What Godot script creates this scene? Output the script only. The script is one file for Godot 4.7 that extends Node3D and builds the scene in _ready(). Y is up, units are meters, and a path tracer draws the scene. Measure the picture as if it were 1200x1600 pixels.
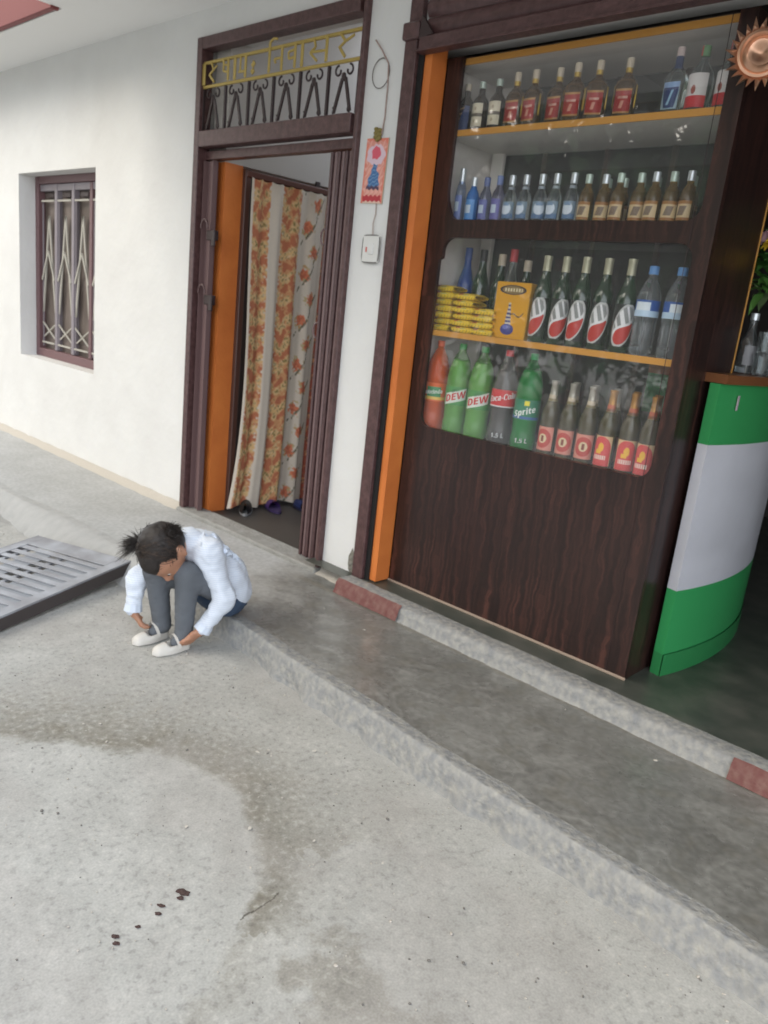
extends Node3D

# ---------------------------------------------------------------- mesh builder
class Shape:
	var v := PackedVector3Array()
	var n := PackedVector3Array()
	var t := PackedVector2Array()
	var ix := PackedInt32Array()

	func tri(a: Vector3, b: Vector3, c: Vector3, ua := Vector2.ZERO, ub := Vector2.ZERO, uc := Vector2.ZERO) -> void:  # counter-clockwise seen from outside
		var m := (b - a).cross(c - a).normalized()
		var k := v.size()
		for p in [a, b, c]:
			v.append(p)
			n.append(m)
		t.append(ua)
		t.append(ub)
		t.append(uc)
		ix.append(k)
		ix.append(k + 2)
		ix.append(k + 1)

	func quad(a: Vector3, b: Vector3, c: Vector3, d: Vector3, u0 := Vector2.ZERO, u1 := Vector2.ONE) -> void:
		var m := (c - a).cross(d - b).normalized()
		var k := v.size()
		for p in [a, b, c, d]:
			v.append(p)
			n.append(m)
		t.append(Vector2(u0.x, u1.y))
		t.append(Vector2(u1.x, u1.y))
		t.append(Vector2(u1.x, u0.y))
		t.append(Vector2(u0.x, u0.y))
		for j in [0, 2, 1, 0, 3, 2]:
			ix.append(k + j)

	func box(c: Vector3, s: Vector3, bev := 0.0, bas := Basis()) -> Shape:
		var h := s * 0.5
		bev = minf(bev, minf(h.x, minf(h.y, h.z)) * 0.9)
		var at := func(sx: float, sy: float, sz: float, ax: int) -> Vector3:
			var p := Vector3(sx * (h.x - (0.0 if ax == 0 else bev)), sy * (h.y - (0.0 if ax == 1 else bev)), sz * (h.z - (0.0 if ax == 2 else bev)))
			return c + bas * p
		for s0 in [-1.0, 1.0]:
			face(at.call(s0, -1, -1, 0), at.call(s0, 1, -1, 0), at.call(s0, 1, 1, 0), at.call(s0, -1, 1, 0), c)
			face(at.call(-1, s0, -1, 1), at.call(-1, s0, 1, 1), at.call(1, s0, 1, 1), at.call(1, s0, -1, 1), c)
			face(at.call(-1, -1, s0, 2), at.call(1, -1, s0, 2), at.call(1, 1, s0, 2), at.call(-1, 1, s0, 2), c)
		if bev > 0.0:
			for a in [-1.0, 1.0]:
				for b in [-1.0, 1.0]:
					face(at.call(-1, a, b, 1), at.call(1, a, b, 1), at.call(1, a, b, 2), at.call(-1, a, b, 2), c)
					face(at.call(a, -1, b, 0), at.call(a, 1, b, 0), at.call(a, 1, b, 2), at.call(a, -1, b, 2), c)
					face(at.call(a, b, -1, 0), at.call(a, b, 1, 0), at.call(a, b, 1, 1), at.call(a, b, -1, 1), c)
					for d in [-1.0, 1.0]:
						var p0: Vector3 = at.call(a, b, d, 0)
						var p1: Vector3 = at.call(a, b, d, 1)
						var p2: Vector3 = at.call(a, b, d, 2)
						if (p1 - p0).cross(p2 - p0).dot(p0 - c) > 0:
							tri(p0, p1, p2)
						else:
							tri(p0, p2, p1)
		return self

	func face(a: Vector3, b: Vector3, c: Vector3, d: Vector3, inside: Vector3) -> void:
		if (c - a).cross(d - b).dot((a + c) * 0.5 - inside) > 0:
			quad(a, b, c, d)
		else:
			quad(d, c, b, a)

	func beam(a: Vector3, b: Vector3, w: float, d: float, out := Vector3.BACK, bev := 0.0) -> Shape:  # a straight bar of section w x d, d along out
		var y := (b - a).normalized()
		var x := y.cross(out).normalized()
		return box((a + b) * 0.5, Vector3(w, a.distance_to(b), d), bev, Basis(x, y, x.cross(y)))

	func sheet(pts: Array, cols: int) -> Shape:  # rows of points with smooth normals; pts: [Vector3, Vector2], seen counter-clockwise from the front
		var k := v.size()
		var rows := pts.size() / cols
		for r in rows:
			for c in cols:
				var p: Vector3 = pts[r * cols + c][0]
				var l: Vector3 = pts[r * cols + maxi(c - 1, 0)][0]
				var rr: Vector3 = pts[r * cols + mini(c + 1, cols - 1)][0]
				var dn: Vector3 = pts[maxi(r - 1, 0) * cols + c][0]
				var up: Vector3 = pts[mini(r + 1, rows - 1) * cols + c][0]
				v.append(p)
				n.append((rr - l).cross(up - dn).normalized())
				t.append(pts[r * cols + c][1])
		for r in rows - 1:
			for c in cols - 1:
				var a := k + r * cols + c
				for j in [a, a + cols + 1, a + 1, a, a + cols, a + cols + 1]:
					ix.append(j)
		return self

	func tube(p: Array, r: Variant, segs := 8, closed := false) -> Shape:
		var k := v.size()
		var m := p.size()
		var side := Vector3.ZERO
		for i in m:
			var prev: Vector3 = p[(i - 1 + m) % m] if closed or i > 0 else p[i]
			var next: Vector3 = p[(i + 1) % m] if closed or i < m - 1 else p[i]
			var d := (next - prev).normalized()
			if i == 0:
				side = d.cross(Vector3.UP if absf(d.y) < 0.9 else Vector3.RIGHT).normalized()
			side = (side - d * side.dot(d)).normalized()
			var o := d.cross(side)
			var rad: float = r[i] if r is Array else r
			for j in segs + 1:
				var a := TAU * j / segs
				var q := side * cos(a) + o * sin(a)
				v.append(p[i] + q * rad)
				n.append(q)
				t.append(Vector2(float(j) / segs, float(i)))
		var last := m if closed else m - 1
		for i in last:
			for j in segs:
				var a := k + i * (segs + 1) + j
				var b := k + ((i + 1) % m) * (segs + 1) + j
				for q in [a, b + 1, a + 1, a, b, b + 1]:
					ix.append(q)
		if not closed:
			for e in [0, m - 1]:
				var c := v.size()
				var d: Vector3 = (p[0] - p[1]).normalized() if e == 0 else (p[m - 1] - p[m - 2]).normalized()
				v.append(p[e])
				n.append(d)
				t.append(Vector2.ZERO)
				for j in segs + 1:
					v.append(v[k + e * (segs + 1) + j])
					n.append(d)
					t.append(Vector2.ZERO)
				for j in segs:
					for q in ([c, c + 1 + j, c + 2 + j] if e == 0 else [c, c + 2 + j, c + 1 + j]):
						ix.append(q)
		return self

	static func rim(a: float, e: float, sx: float, sz: float) -> Vector2:  # superellipse: direction a (0 = towards +z)
		var x := sin(a)
		var z := cos(a)
		var q := pow(pow(absf(x) / sx, e) + pow(absf(z) / sz, e), -1.0 / e)
		return Vector2(x * q, z * q)

	func lathe(prof: Array, segs := 20, e := 2.0, sx := 1.0, sz := 1.0, at := Vector3.ZERO) -> Shape:  # prof: Vector2(radius, height) from the bottom up
		for i in prof.size() - 1:
			var k := v.size()
			for q in 2:
				var pt: Vector2 = prof[i + q]
				var d: Vector2 = (prof[i + 1] - prof[i]).normalized()
				var o := i + 1 if q == 1 else i - 1
				if o >= 0 and o + 1 < prof.size():
					var d2: Vector2 = (prof[o + 1] - prof[o]).normalized()
					if d.dot(d2) > 0.75:
						d = (d + d2).normalized()
				for j in segs + 1:
					var a := TAU * j / segs
					var f := rim(a, e, sx, sz) if e != 2.0 or sx != 1.0 or sz != 1.0 else Vector2(sin(a), cos(a))
					var f2 := rim(a + 0.01, e, sx, sz) if e != 2.0 or sx != 1.0 or sz != 1.0 else Vector2(sin(a + 0.01), cos(a + 0.01))
					var tang := f2 - f
					var outw := Vector2(tang.y, -tang.x).normalized()
					if outw.dot(f) < 0:
						outw = -outw
					v.append(at + Vector3(f.x * pt.x, pt.y, f.y * pt.x))
					n.append(Vector3(outw.x * d.y, -d.x, outw.y * d.y).normalized())
					t.append(Vector2(float(j) / segs, pt.y))
			for j in segs:
				var a := k + j
				var b := k + segs + 1 + j
				for q in [a, b + 1, a + 1, a, b, b + 1]:
					ix.append(q)
		return self

	func wrap(y0: float, y1: float, r: float, a0: float, a1: float, e := 2.0, sx := 1.0, sz := 1.0, r1 := -1.0) -> Shape:  # a label bent round a lathed body
		var k := v.size()
		var segs := 14
		if r1 < 0:
			r1 = r
		for j in segs + 1:
			var a := lerpf(a0, a1, float(j) / segs)
			var f := rim(a, e, sx, sz)
			for q in 2:
				var rr := r if q == 0 else r1
				v.append(Vector3(f.x * rr, y0 if q == 0 else y1, f.y * rr))
				n.append(Vector3(f.x, 0, f.y).normalized())
				t.append(Vector2(float(j) / segs, 1.0 - q))
		for j in segs:
			var a := k + j * 2
			for q in [a, a + 3, a + 2, a, a + 1, a + 3]:
				ix.append(q)
		return self

	func prism(poly: PackedVector2Array, z0: float, z1: float, bas := Transform3D(), skip_x := INF) -> Shape:  # polygon in x, y, counter-clockwise from the front (+z)
		if not Geometry2D.is_polygon_clockwise(poly):  # Godot calls a y-down clockwise polygon clockwise
			pass
		var area := 0.0
		for i in poly.size():
			area += poly[i].cross(poly[(i + 1) % poly.size()])
		if area < 0:
			poly.reverse()
		var tris := Geometry2D.triangulate_polygon(poly)
		for i in range(0, tris.size(), 3):
			var a := poly[tris[i]]
			var b := poly[tris[i + 1]]
			var c := poly[tris[i + 2]]
			if (b - a).cross(c - a) < 0:
				var sw := b
				b = c
				c = sw
			tri(bas * Vector3(a.x, a.y, z1), bas * Vector3(b.x, b.y, z1), bas * Vector3(c.x, c.y, z1), a, b, c)
			tri(bas * Vector3(a.x, a.y, z0), bas * Vector3(c.x, c.y, z0), bas * Vector3(b.x, b.y, z0), a, c, b)
		for i in poly.size():
			var a := poly[i]
			var b := poly[(i + 1) % poly.size()]
			if absf(a.x - skip_x) < 1e-5 and absf(b.x - skip_x) < 1e-5:
				continue
			quad(bas * Vector3(a.x, a.y, z0), bas * Vector3(b.x, b.y, z0), bas * Vector3(b.x, b.y, z1), bas * Vector3(a.x, a.y, z1), Vector2(0, a.y), Vector2(z1 - z0, b.y))
		return self

	func ball(c: Vector3, r: Vector3, segs := 12, bas := Basis()) -> Shape:
		var k := v.size()
		var rows := segs / 2 + 1
		for i in rows + 1:
			var la := PI * i / rows - PI / 2
			for j in segs + 1:
				var a := TAU * j / segs
				var q := Vector3(cos(la) * sin(a), sin(la), cos(la) * cos(a))
				v.append(c + bas * (q * r))
				n.append((bas * (q / r)).normalized())
				t.append(Vector2(float(j) / segs, float(i) / rows))
		for i in rows:
			for j in segs:
				var a := k + i * (segs + 1) + j
				var b := a + segs + 1
				for q in [a, b + 1, a + 1, a, b, b + 1]:
					ix.append(q)
		return self

	func put(o: Shape, x: Transform3D) -> Shape:
		var k := v.size()
		for p in o.v:
			v.append(x * p)
		for p in o.n:
			n.append((x.basis * p).normalized())
		t.append_array(o.t)
		for i in o.ix:
			ix.append(i + k)
		return self

	func mesh() -> ArrayMesh:
		var a := []
		a.resize(Mesh.ARRAY_MAX)
		a[Mesh.ARRAY_VERTEX] = v
		a[Mesh.ARRAY_NORMAL] = n
		a[Mesh.ARRAY_TEX_UV] = t
		a[Mesh.ARRAY_INDEX] = ix
		var m := ArrayMesh.new()
		m.add_surface_from_arrays(Mesh.PRIMITIVE_TRIANGLES, a)
		return m


# ---------------------------------------------------------------- naming and grouping
var counts := {}
var rng := RandomNumberGenerator.new()
var M := {}

func numbered(called: String) -> String:
	var k: int = counts.get(called, 0)
	counts[called] = k + 1
	return called if k == 0 else "%s_%03d" % [called, k]

func tag(o: Node3D, label: String, category: String, group := "", kind := "") -> Node3D:
	o.set_meta("label", label)
	if category:
		o.set_meta("category", category)
	if group:
		o.set_meta("group", group)
	if kind:
		o.set_meta("kind", kind)
	return o

func thing(called: String, label: String, category: String, at := Vector3.ZERO, turn := 0.0, group := "") -> Node3D:
	var o := Node3D.new()
	o.name = numbered(called)
	add_child(o)
	o.position = at
	o.rotation.y = turn
	tag(o, label, category, group)
	return o

func part(called: String, s: Variant, m: Material, parent: Node3D = null, label := "") -> MeshInstance3D:
	var o := MeshInstance3D.new()
	o.mesh = s.mesh() if s is Shape else s
	o.material_override = m
	if parent == null:
		o.name = numbered(called)
		add_child(o)
	else:
		o.name = called
		var k := 1
		while parent.has_node(NodePath(o.name)):
			o.name = "%s_%03d" % [called, k]
			k += 1
		parent.add_child(o)
	if label:
		o.set_meta("label", label)
	return o

func struct(called: String, s: Variant, m: Material, label := "") -> MeshInstance3D:
	var o := part(called, s, m)
	o.set_meta("kind", "structure")
	if label:
		o.set_meta("label", label)
	return o

func again(src: Node3D, label: String, at: Vector3, turn := 0.0) -> Node3D:
	var o: Node3D = src.duplicate()
	o.name = numbered(String(src.name).rstrip("0123456789").trim_suffix("_"))
	add_child(o)
	o.position = at
	o.rotation = Vector3(0, turn, 0)
	if label:
		o.set_meta("label", label)
	return o

# ---------------------------------------------------------------- materials
func lin(r: float, g: float, b: float, a := 1.0) -> Color:
	var c := Color(r, g, b).linear_to_srgb()
	c.a = a
	return c

func mat(c: Color, rough := 0.6, metal := 0.0) -> StandardMaterial3D:
	var m := StandardMaterial3D.new()
	m.albedo_color = c
	m.roughness = rough
	m.metallic = metal
	return m

func glass(c: Color, a := 0.04, ior := 0.05, rough := 0.03) -> StandardMaterial3D:
	var m := mat(c, rough)
	m.albedo_color.a = a
	m.refraction_enabled = true
	m.refraction_scale = ior
	return m

func noise_tex(seed_: int, freq: float, size := 512, oct := 4, kind := FastNoiseLite.TYPE_SIMPLEX_SMOOTH) -> ImageTexture:
	var f := FastNoiseLite.new()
	f.seed = seed_
	f.noise_type = kind
	f.frequency = freq
	f.fractal_octaves = oct
	return ImageTexture.create_from_image(f.get_seamless_image(size, size))

func bump(m: StandardMaterial3D, tex: Texture2D, depth: float, scale := 1.0, world := false) -> StandardMaterial3D:
	m.heightmap_enabled = true
	m.heightmap_texture = tex
	m.heightmap_scale = depth
	m.uv1_triplanar = true
	m.uv1_world_triplanar = world
	m.uv1_scale = Vector3.ONE * scale
	return m

func layer(seed_: int, freq: float, w: int, h: int, oct := 4) -> PackedByteArray:
	var f := FastNoiseLite.new()
	f.seed = seed_
	f.frequency = freq
	f.fractal_octaves = oct
	var im := f.get_image(w, h)
	im.convert(Image.FORMAT_L8)
	return im.get_data()

func paint(w: int, h: int, f: Callable) -> ImageTexture:
	var im := Image.create(w, h, false, Image.FORMAT_RGB8)
	for y in h:
		for x in w:
			im.set_pixel(x, y, f.call((x + 0.5) / w, (y + 0.5) / h))
	return ImageTexture.create_from_image(im)

func print_mat(t: Texture2D, rough := 0.45) -> StandardMaterial3D:
	var m := mat(Color.WHITE, rough)
	m.albedo_texture = t
	m.texture_repeat = false
	return m

# smooth mottled colour: base sRGB colours picked by noise
func mottled(a: Color, b: Color, seed_: int, freq: float, size := 256, oct := 5, stretch := 1.0) -> ImageTexture:
	var f := FastNoiseLite.new()
	f.seed = seed_
	f.frequency = freq
	f.fractal_octaves = oct
	var im := f.get_seamless_image(size, size)
	im.convert(Image.FORMAT_L8)
	var d := im.get_data()
	var o := Image.create(size, size, false, Image.FORMAT_RGB8)
	for y in size:
		for x in size:
			o.set_pixel(x, y, a.lerp(b, d[y * size + x] / 255.0))
	return ImageTexture.create_from_image(o)

func letters(s: String, size: float, font: Font, depth := 0.0015) -> Shape:
	var tm := TextMesh.new()
	tm.text = s
	tm.font = font
	tm.font_size = 32
	tm.pixel_size = size / 32.0
	tm.depth = depth
	tm.curve_step = 2.0
	var a := tm.get_mesh_arrays()
	var o := Shape.new()
	o.v = a[Mesh.ARRAY_VERTEX]
	o.n = a[Mesh.ARRAY_NORMAL]
	o.t = a[Mesh.ARRAY_TEX_UV]
	o.ix = a[Mesh.ARRAY_INDEX] if a[Mesh.ARRAY_INDEX] != null else PackedInt32Array(range(o.v.size()))
	return o

func bent(s: String, size: float, font: Font, r: float, y: float, tilt := 0.0, lean := 0.0, stretch := 1.0) -> Shape:  # lettering wrapped round a bottle of radius r
	var o := letters(s, size, font)
	for i in o.v.size():
		var p := o.v[i]
		p.x += p.y * lean
		var q := Vector2(p.x * stretch, p.y).rotated(tilt)
		var ang := q.x / r
		var rr := r + 0.0006 + p.z
		o.v[i] = Vector3(sin(ang) * rr, y + q.y, cos(ang) * rr)
		var nn := o.n[i]
		o.n[i] = Vector3(nn.x * cos(ang) + nn.z * sin(ang), nn.y, nn.z * cos(ang) - nn.x * sin(ang)).normalized()
	return o

# ---------------------------------------------------------------- smooth bodies: joined tapered capsules meshed as surface nets
func net(bones: Array, k: float, cell: float, rough: Variant = null) -> Shape:
	var lo := Vector3.ONE * 1e9
	var hi := -lo
	for b in bones:
		for e in 2:
			lo = lo.min(b[e] - Vector3.ONE * (b[2 + e] + 3.0 * cell + k))
			hi = hi.max(b[e] + Vector3.ONE * (b[2 + e] + 3.0 * cell + k))
	var nx := int((hi.x - lo.x) / cell) + 2
	var ny := int((hi.y - lo.y) / cell) + 2
	var nz := int((hi.z - lo.z) / cell) + 2
	var acc := PackedFloat32Array()
	acc.resize(nx * ny * nz)
	for b in bones:
		var a: Vector3 = b[0]
		var ab: Vector3 = b[1] - a
		var ll := maxf(ab.length_squared(), 1e-9)
		var ra: float = b[2]
		var rb: float = b[3]
		var reach := maxf(ra, rb) + 4.0 * k + 2.0 * cell
		var l2 := (a.min(b[1]) - Vector3.ONE * reach - lo) / cell
		var h2 := (a.max(b[1]) + Vector3.ONE * reach - lo) / cell
		for z in range(maxi(0, int(l2.z)), mini(nz, int(h2.z) + 1)):
			for y in range(maxi(0, int(l2.y)), mini(ny, int(h2.y) + 1)):
				var row := (z * ny + y) * nx
				for x in range(maxi(0, int(l2.x)), mini(nx, int(h2.x) + 1)):
					var p := lo + Vector3(x, y, z) * cell - a
					var s := clampf(p.dot(ab) / ll, 0.0, 1.0)
					acc[row + x] += exp(-(p.distance_to(ab * s) - lerpf(ra, rb, s)) / k)
	var f := PackedFloat32Array()
	f.resize(acc.size())
	for i in acc.size():
		f[i] = 1.0 if acc[i] < 1e-12 else -k * log(acc[i])
	if rough != null:
		for z in nz:
			for y in ny:
				for x in nx:
					var i := (z * ny + y) * nx + x
					if absf(f[i]) < 4.0 * cell + 0.02:
						f[i] += rough.call(lo + Vector3(x, y, z) * cell)
	var o := Shape.new()
	var at := PackedInt32Array()
	at.resize(f.size())
	at.fill(-1)
	var step := [1, nx, nx * ny]
	var corner := []
	for c in 8:
		corner.append((c & 1) + ((c >> 1) & 1) * nx + (c >> 2) * nx * ny)
	for z in nz - 1:
		for y in ny - 1:
			for x in nx - 1:
				var i := (z * ny + y) * nx + x
				var neg := 0
				for c in corner:
					if f[i + c] < 0.0:
						neg += 1
				if neg == 0 or neg == 8:
					continue
				var sum := Vector3.ZERO
				var m := 0
				for c in 8:
					for ax in 3:
						if not (c >> ax) & 1:
							var d := c | (1 << ax)
							var fa := f[i + corner[c]]
							var fb := f[i + corner[d]]
							if (fa < 0.0) != (fb < 0.0):
								var p := Vector3(c & 1, (c >> 1) & 1, c >> 2)
								p[ax] += fa / (fa - fb)
								sum += p
								m += 1
				at[i] = o.v.size()
				o.v.append(lo + (Vector3(x, y, z) + sum / m) * cell)
				o.n.append(Vector3.ZERO)
				o.t.append(Vector2.ZERO)
	for z in range(1, nz - 1):
		for y in range(1, ny - 1):
			for x in range(1, nx - 1):
				var i := (z * ny + y) * nx + x
				for ax in 3:
					var j: int = i + step[ax]
					if (f[i] < 0.0) == (f[j] < 0.0):
						continue
					var u: int = step[(ax + 1) % 3]
					var w: int = step[(ax + 2) % 3]
					var q := [at[i - u - w], at[i - w], at[i], at[i - u]]
					if q.min() < 0:
						continue
					if f[i] < 0.0:
						q.reverse()
					for e in [0, 1, 2, 0, 2, 3]:
						o.ix.append(q[e])
					var nn := (o.v[q[2]] - o.v[q[0]]).cross(o.v[q[3]] - o.v[q[1]])
					for e in q:
						o.n[e] -= nn
	for i in o.n.size():
		o.n[i] = o.n[i].normalized()
	return o

# ---------------------------------------------------------------- bottles
const SHELF_TOP := 2.037
const SHELF_SECOND := 1.707
const SHELF_THIRD := 1.279
const SHELF_LOW := 0.858
var sans: Font
var serif: Font

func font(names: String, bold := false) -> Font:
	var f := SystemFont.new()
	f.font_names = PackedStringArray([names])
	f.font_weight = 700 if bold else 400
	return f

func bottle(called: String, label: String, group: String, body: Array, glass_mat: Material, e := 2.0, sx := 1.0, sz := 1.0) -> Node3D:
	var b := thing(called, label, "bottle", Vector3.ZERO, 0.0, group)
	part("glass_body", Shape.new().lathe(body, 22, e, sx, sz), glass_mat, b)
	return b

func cap(b: Node3D, y0: float, y1: float, r: float, m: Material, called := "cap") -> void:
	part(called, Shape.new().lathe([Vector2(0.001, y0), Vector2(r, y0), Vector2(r, y1 - 0.002), Vector2(r - 0.002, y1), Vector2(0.0005, y1)], 14), m, b)

func ring(b: Node3D, y0: float, y1: float, r0: float, r1: float, m: Material, called := "neck_band") -> void:
	part(called, Shape.new().lathe([Vector2(r0, y0), Vector2(r1, y1)], 16), m, b)

const ORDINAL := ["first", "second", "third", "fourth", "fifth", "sixth", "seventh", "eighth"]

func slanted(r: float, y0: float, y1: float, slope: float, a0: float, a1: float) -> Shape:
	var pts := []
	for q in 2:
		for j in 17:
			var a := lerpf(a0, a1, j / 16.0)
			pts.append([Vector3(sin(a) * r, (y1 if q else y0) + a * r * slope, cos(a) * r), Vector2(j / 16.0, q)])
	return Shape.new().sheet(pts, 17)

func flask_bottles() -> void:
	var amber := glass(lin(0.42, 0.2, 0.035), 0.12, 0.05)
	var dark := mat(lin(0.022, 0.011, 0.005), 0.12)
	var prof := [Vector2(0.001, 0.0), Vector2(0.92, 0.0), Vector2(1.0, 0.006), Vector2(1.0, 0.1), Vector2(0.96, 0.112), Vector2(0.75, 0.128), Vector2(0.4, 0.141), Vector2(0.31, 0.148), Vector2(0.31, 0.172)]
	var body := func(hx: float) -> Array:
		var o := []
		for p in prof:
			o.append(Vector2(p.x * hx, p.y))
		return o
	var red := paint(64, 64, func(u: float, v: float) -> Color:
		var c := Color(0.66, 0.1, 0.09)
		if v < 0.1 or v > 0.92:
			c = Color(0.75, 0.55, 0.3)
		elif absf(u - 0.5 - (0.5 - v) * 0.4) < 0.13 and v > 0.48 and v < 0.8:
			c = Color(0.85, 0.6, 0.52)
		elif v > 0.3 and v < 0.4 and absf(u - 0.5) < 0.34 and fmod(u * 13.0, 1.0) < 0.7:
			c = Color(0.9, 0.78, 0.7)
		return c)
	var b := bottle("liquor_bottle", "", "row of red-labelled amber bottles", body.call(0.037), amber, 4.0, 1.0, 0.62)
	part("liquor", Shape.new().lathe([Vector2(0.001, 0.004), Vector2(0.03, 0.004), Vector2(0.03, 0.098), Vector2(0.022, 0.116), Vector2(0.001, 0.117)], 16, 4.0, 1.0, 0.6), mat(lin(0.03, 0.013, 0.003), 0.2), b)
	part("label", Shape.new().wrap(0.022, 0.098, 0.0376, -0.92, 0.92, 4.0, 1.0, 0.62), print_mat(red), b)
	for s in [-1.0, 1.0]:
		part("gold_edge", Shape.new().lathe([Vector2(0.001, 0.04), Vector2(0.0035, 0.045), Vector2(0.0035, 0.108), Vector2(0.001, 0.113)], 8, 2.0, 1.0, 1.0, Vector3(s * 0.0365, 0, 0.006)), M.gold, b)
	cap(b, 0.165, 0.196, 0.0125, M.cream)
	ring(b, 0.15, 0.166, 0.0122, 0.0122, M.gold)
	var xs := [-1.913, -1.829, -1.742, -1.655, -1.567, -1.472]
	for i in 6:
		var lb := "amber bottle with red label, %s of six from the orange wall, top shelf" % ORDINAL[i]
		var at := Vector3(xs[i], SHELF_TOP, -0.165 + 0.006 * sin(i * 2.3))
		if i == 0:
			b.position = at
			b.set_meta("label", lb)
		else:
			again(b, lb, at + Vector3(0.004 * sin(i * 4.3), 0, 0.008 * cos(i * 1.9)), 0.1 + 0.2 * sin(i * 5.1))
	# two dark bottles with cream labels, one with a blue label
	var cream := paint(48, 64, func(u: float, v: float) -> Color:
		if v > 0.44 and v < 0.58:
			return Color(0.42, 0.38, 0.33)
		var q := Vector2(u - 0.5, v - (0.24 if v < 0.5 else 0.78)).length()
		return Color(0.7, 0.63, 0.52) if q < 0.08 else Color(0.86, 0.82, 0.72))
	var rb := [Vector2(0.001, 0), Vector2(0.029, 0), Vector2(0.031, 0.004), Vector2(0.031, 0.103), Vector2(0.028, 0.116), Vector2(0.016, 0.132), Vector2(0.012, 0.14), Vector2(0.012, 0.168)]
	var c1 := bottle("liquor_bottle", "dark bottle with double cream label next to the part blue one, top shelf", "pair of dark bottles with cream labels", rb, dark)
	part("label", Shape.new().wrap(0.02, 0.102, 0.0315, -0.95, 0.95), print_mat(cream), c1)
	cap(c1, 0.158, 0.183, 0.013, M.pale_green)
	c1.position = Vector3(-2.078, SHELF_TOP, -0.17)
	again(c1, "dark bottle with double cream label next to the first red-labelled bottle", Vector3(-1.997, SHELF_TOP, -0.168), 0.1)
	var blue := paint(48, 64, func(u: float, v: float) -> Color:
		return Color(0.1, 0.2, 0.42) if u + v * 0.5 > 0.75 else (Color(0.62, 0.5, 0.36) if fmod(v * 5.0 + u, 1.0) < 0.35 else Color(0.2, 0.13, 0.09)))
	var c2 := bottle("liquor_bottle", "dark brown bottle with part blue label at the orange end of the top shelf", "", rb, dark)
	part("label", Shape.new().wrap(0.012, 0.1, 0.0315, -1.1, 1.1), print_mat(blue), c2)
	cap(c2, 0.158, 0.183, 0.0125, M.cream)
	c2.position = Vector3(-2.153, SHELF_TOP, -0.175)
	# clear bottles at the far right
	var clear := glass(lin(0.75, 0.85, 0.84), 0.04, 0.04)
	var shield := paint(64, 64, func(u: float, v: float) -> Color:
		var q := absf(u - 0.5) * 2.0
		if q > 0.96 - v * v * 0.3 or v > 0.95:
			return Color(0.62, 0.72, 0.78)
		if v < 0.2:
			return Color(0.55, 0.68, 0.85)
		if absf(u - 0.5 + (v - 0.55) * 0.5) < 0.09 and v > 0.3 and v < 0.85:
			return Color(0.6, 0.75, 0.85)
		return Color(0.07, 0.18, 0.42))
	var g1 := bottle("liquor_bottle", "clear square bottle with blue shield label and pink cap on the top shelf", "", body.call(0.036), clear, 4.0, 1.0, 0.7)
	part("label", Shape.new().wrap(0.018, 0.098, 0.0366, -0.85, 0.85, 4.0, 1.0, 0.7), print_mat(shield), g1)
	part("neck_sleeve", Shape.new().lathe([Vector2(0.02, 0.137), Vector2(0.0128, 0.147), Vector2(0.0125, 0.176)], 14), mat(lin(0.02, 0.04, 0.12), 0.3), g1)
	cap(g1, 0.176, 0.203, 0.0125, mat(lin(0.62, 0.5, 0.47), 0.4))
	g1.position = Vector3(-1.293, SHELF_TOP, -0.17)
	var pw := paint(64, 64, func(u: float, v: float) -> Color:
		if v > 0.66:
			return Color(0.8, 0.16, 0.2)
		if Vector2((u - 0.45) * 1.3, v - 0.48).length() < 0.13:
			return Color(0.62, 0.32, 0.28)
		return Color(0.86, 0.84, 0.83))
	var tall := [Vector2(0.001, 0), Vector2(0.036, 0), Vector2(0.038, 0.004), Vector2(0.038, 0.1), Vector2(0.034, 0.12), Vector2(0.018, 0.145), Vector2(0.0125, 0.155), Vector2(0.012, 0.172)]
	var g2 := bottle("liquor_bottle", "clear bottle with green cap and white label over a pinkish red band, top shelf", "clear bottles with white and red labels", tall, clear)
	part("label", Shape.new().wrap(0.014, 0.112, 0.0385, -1.0, 1.0), print_mat(pw), g2)
	cap(g2, 0.166, 0.197, 0.0135, mat(lin(0.12, 0.3, 0.12), 0.4))
	part("cap_strip", Shape.new().wrap(0.167, 0.196, 0.0139, -1.6, -0.3), mat(lin(0.5, 0.05, 0.05), 0.4), g2)
	g2.position = Vector3(-1.21, SHELF_TOP, -0.17)
	var g3 := again(g2, "clear bottle with reddish cap and white label, half hidden by the cabinet's right edge", Vector3(-1.12, SHELF_TOP, -0.17), -0.2)
	g3.get_node("cap").material_override = mat(lin(0.4, 0.2, 0.18), 0.4)

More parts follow.
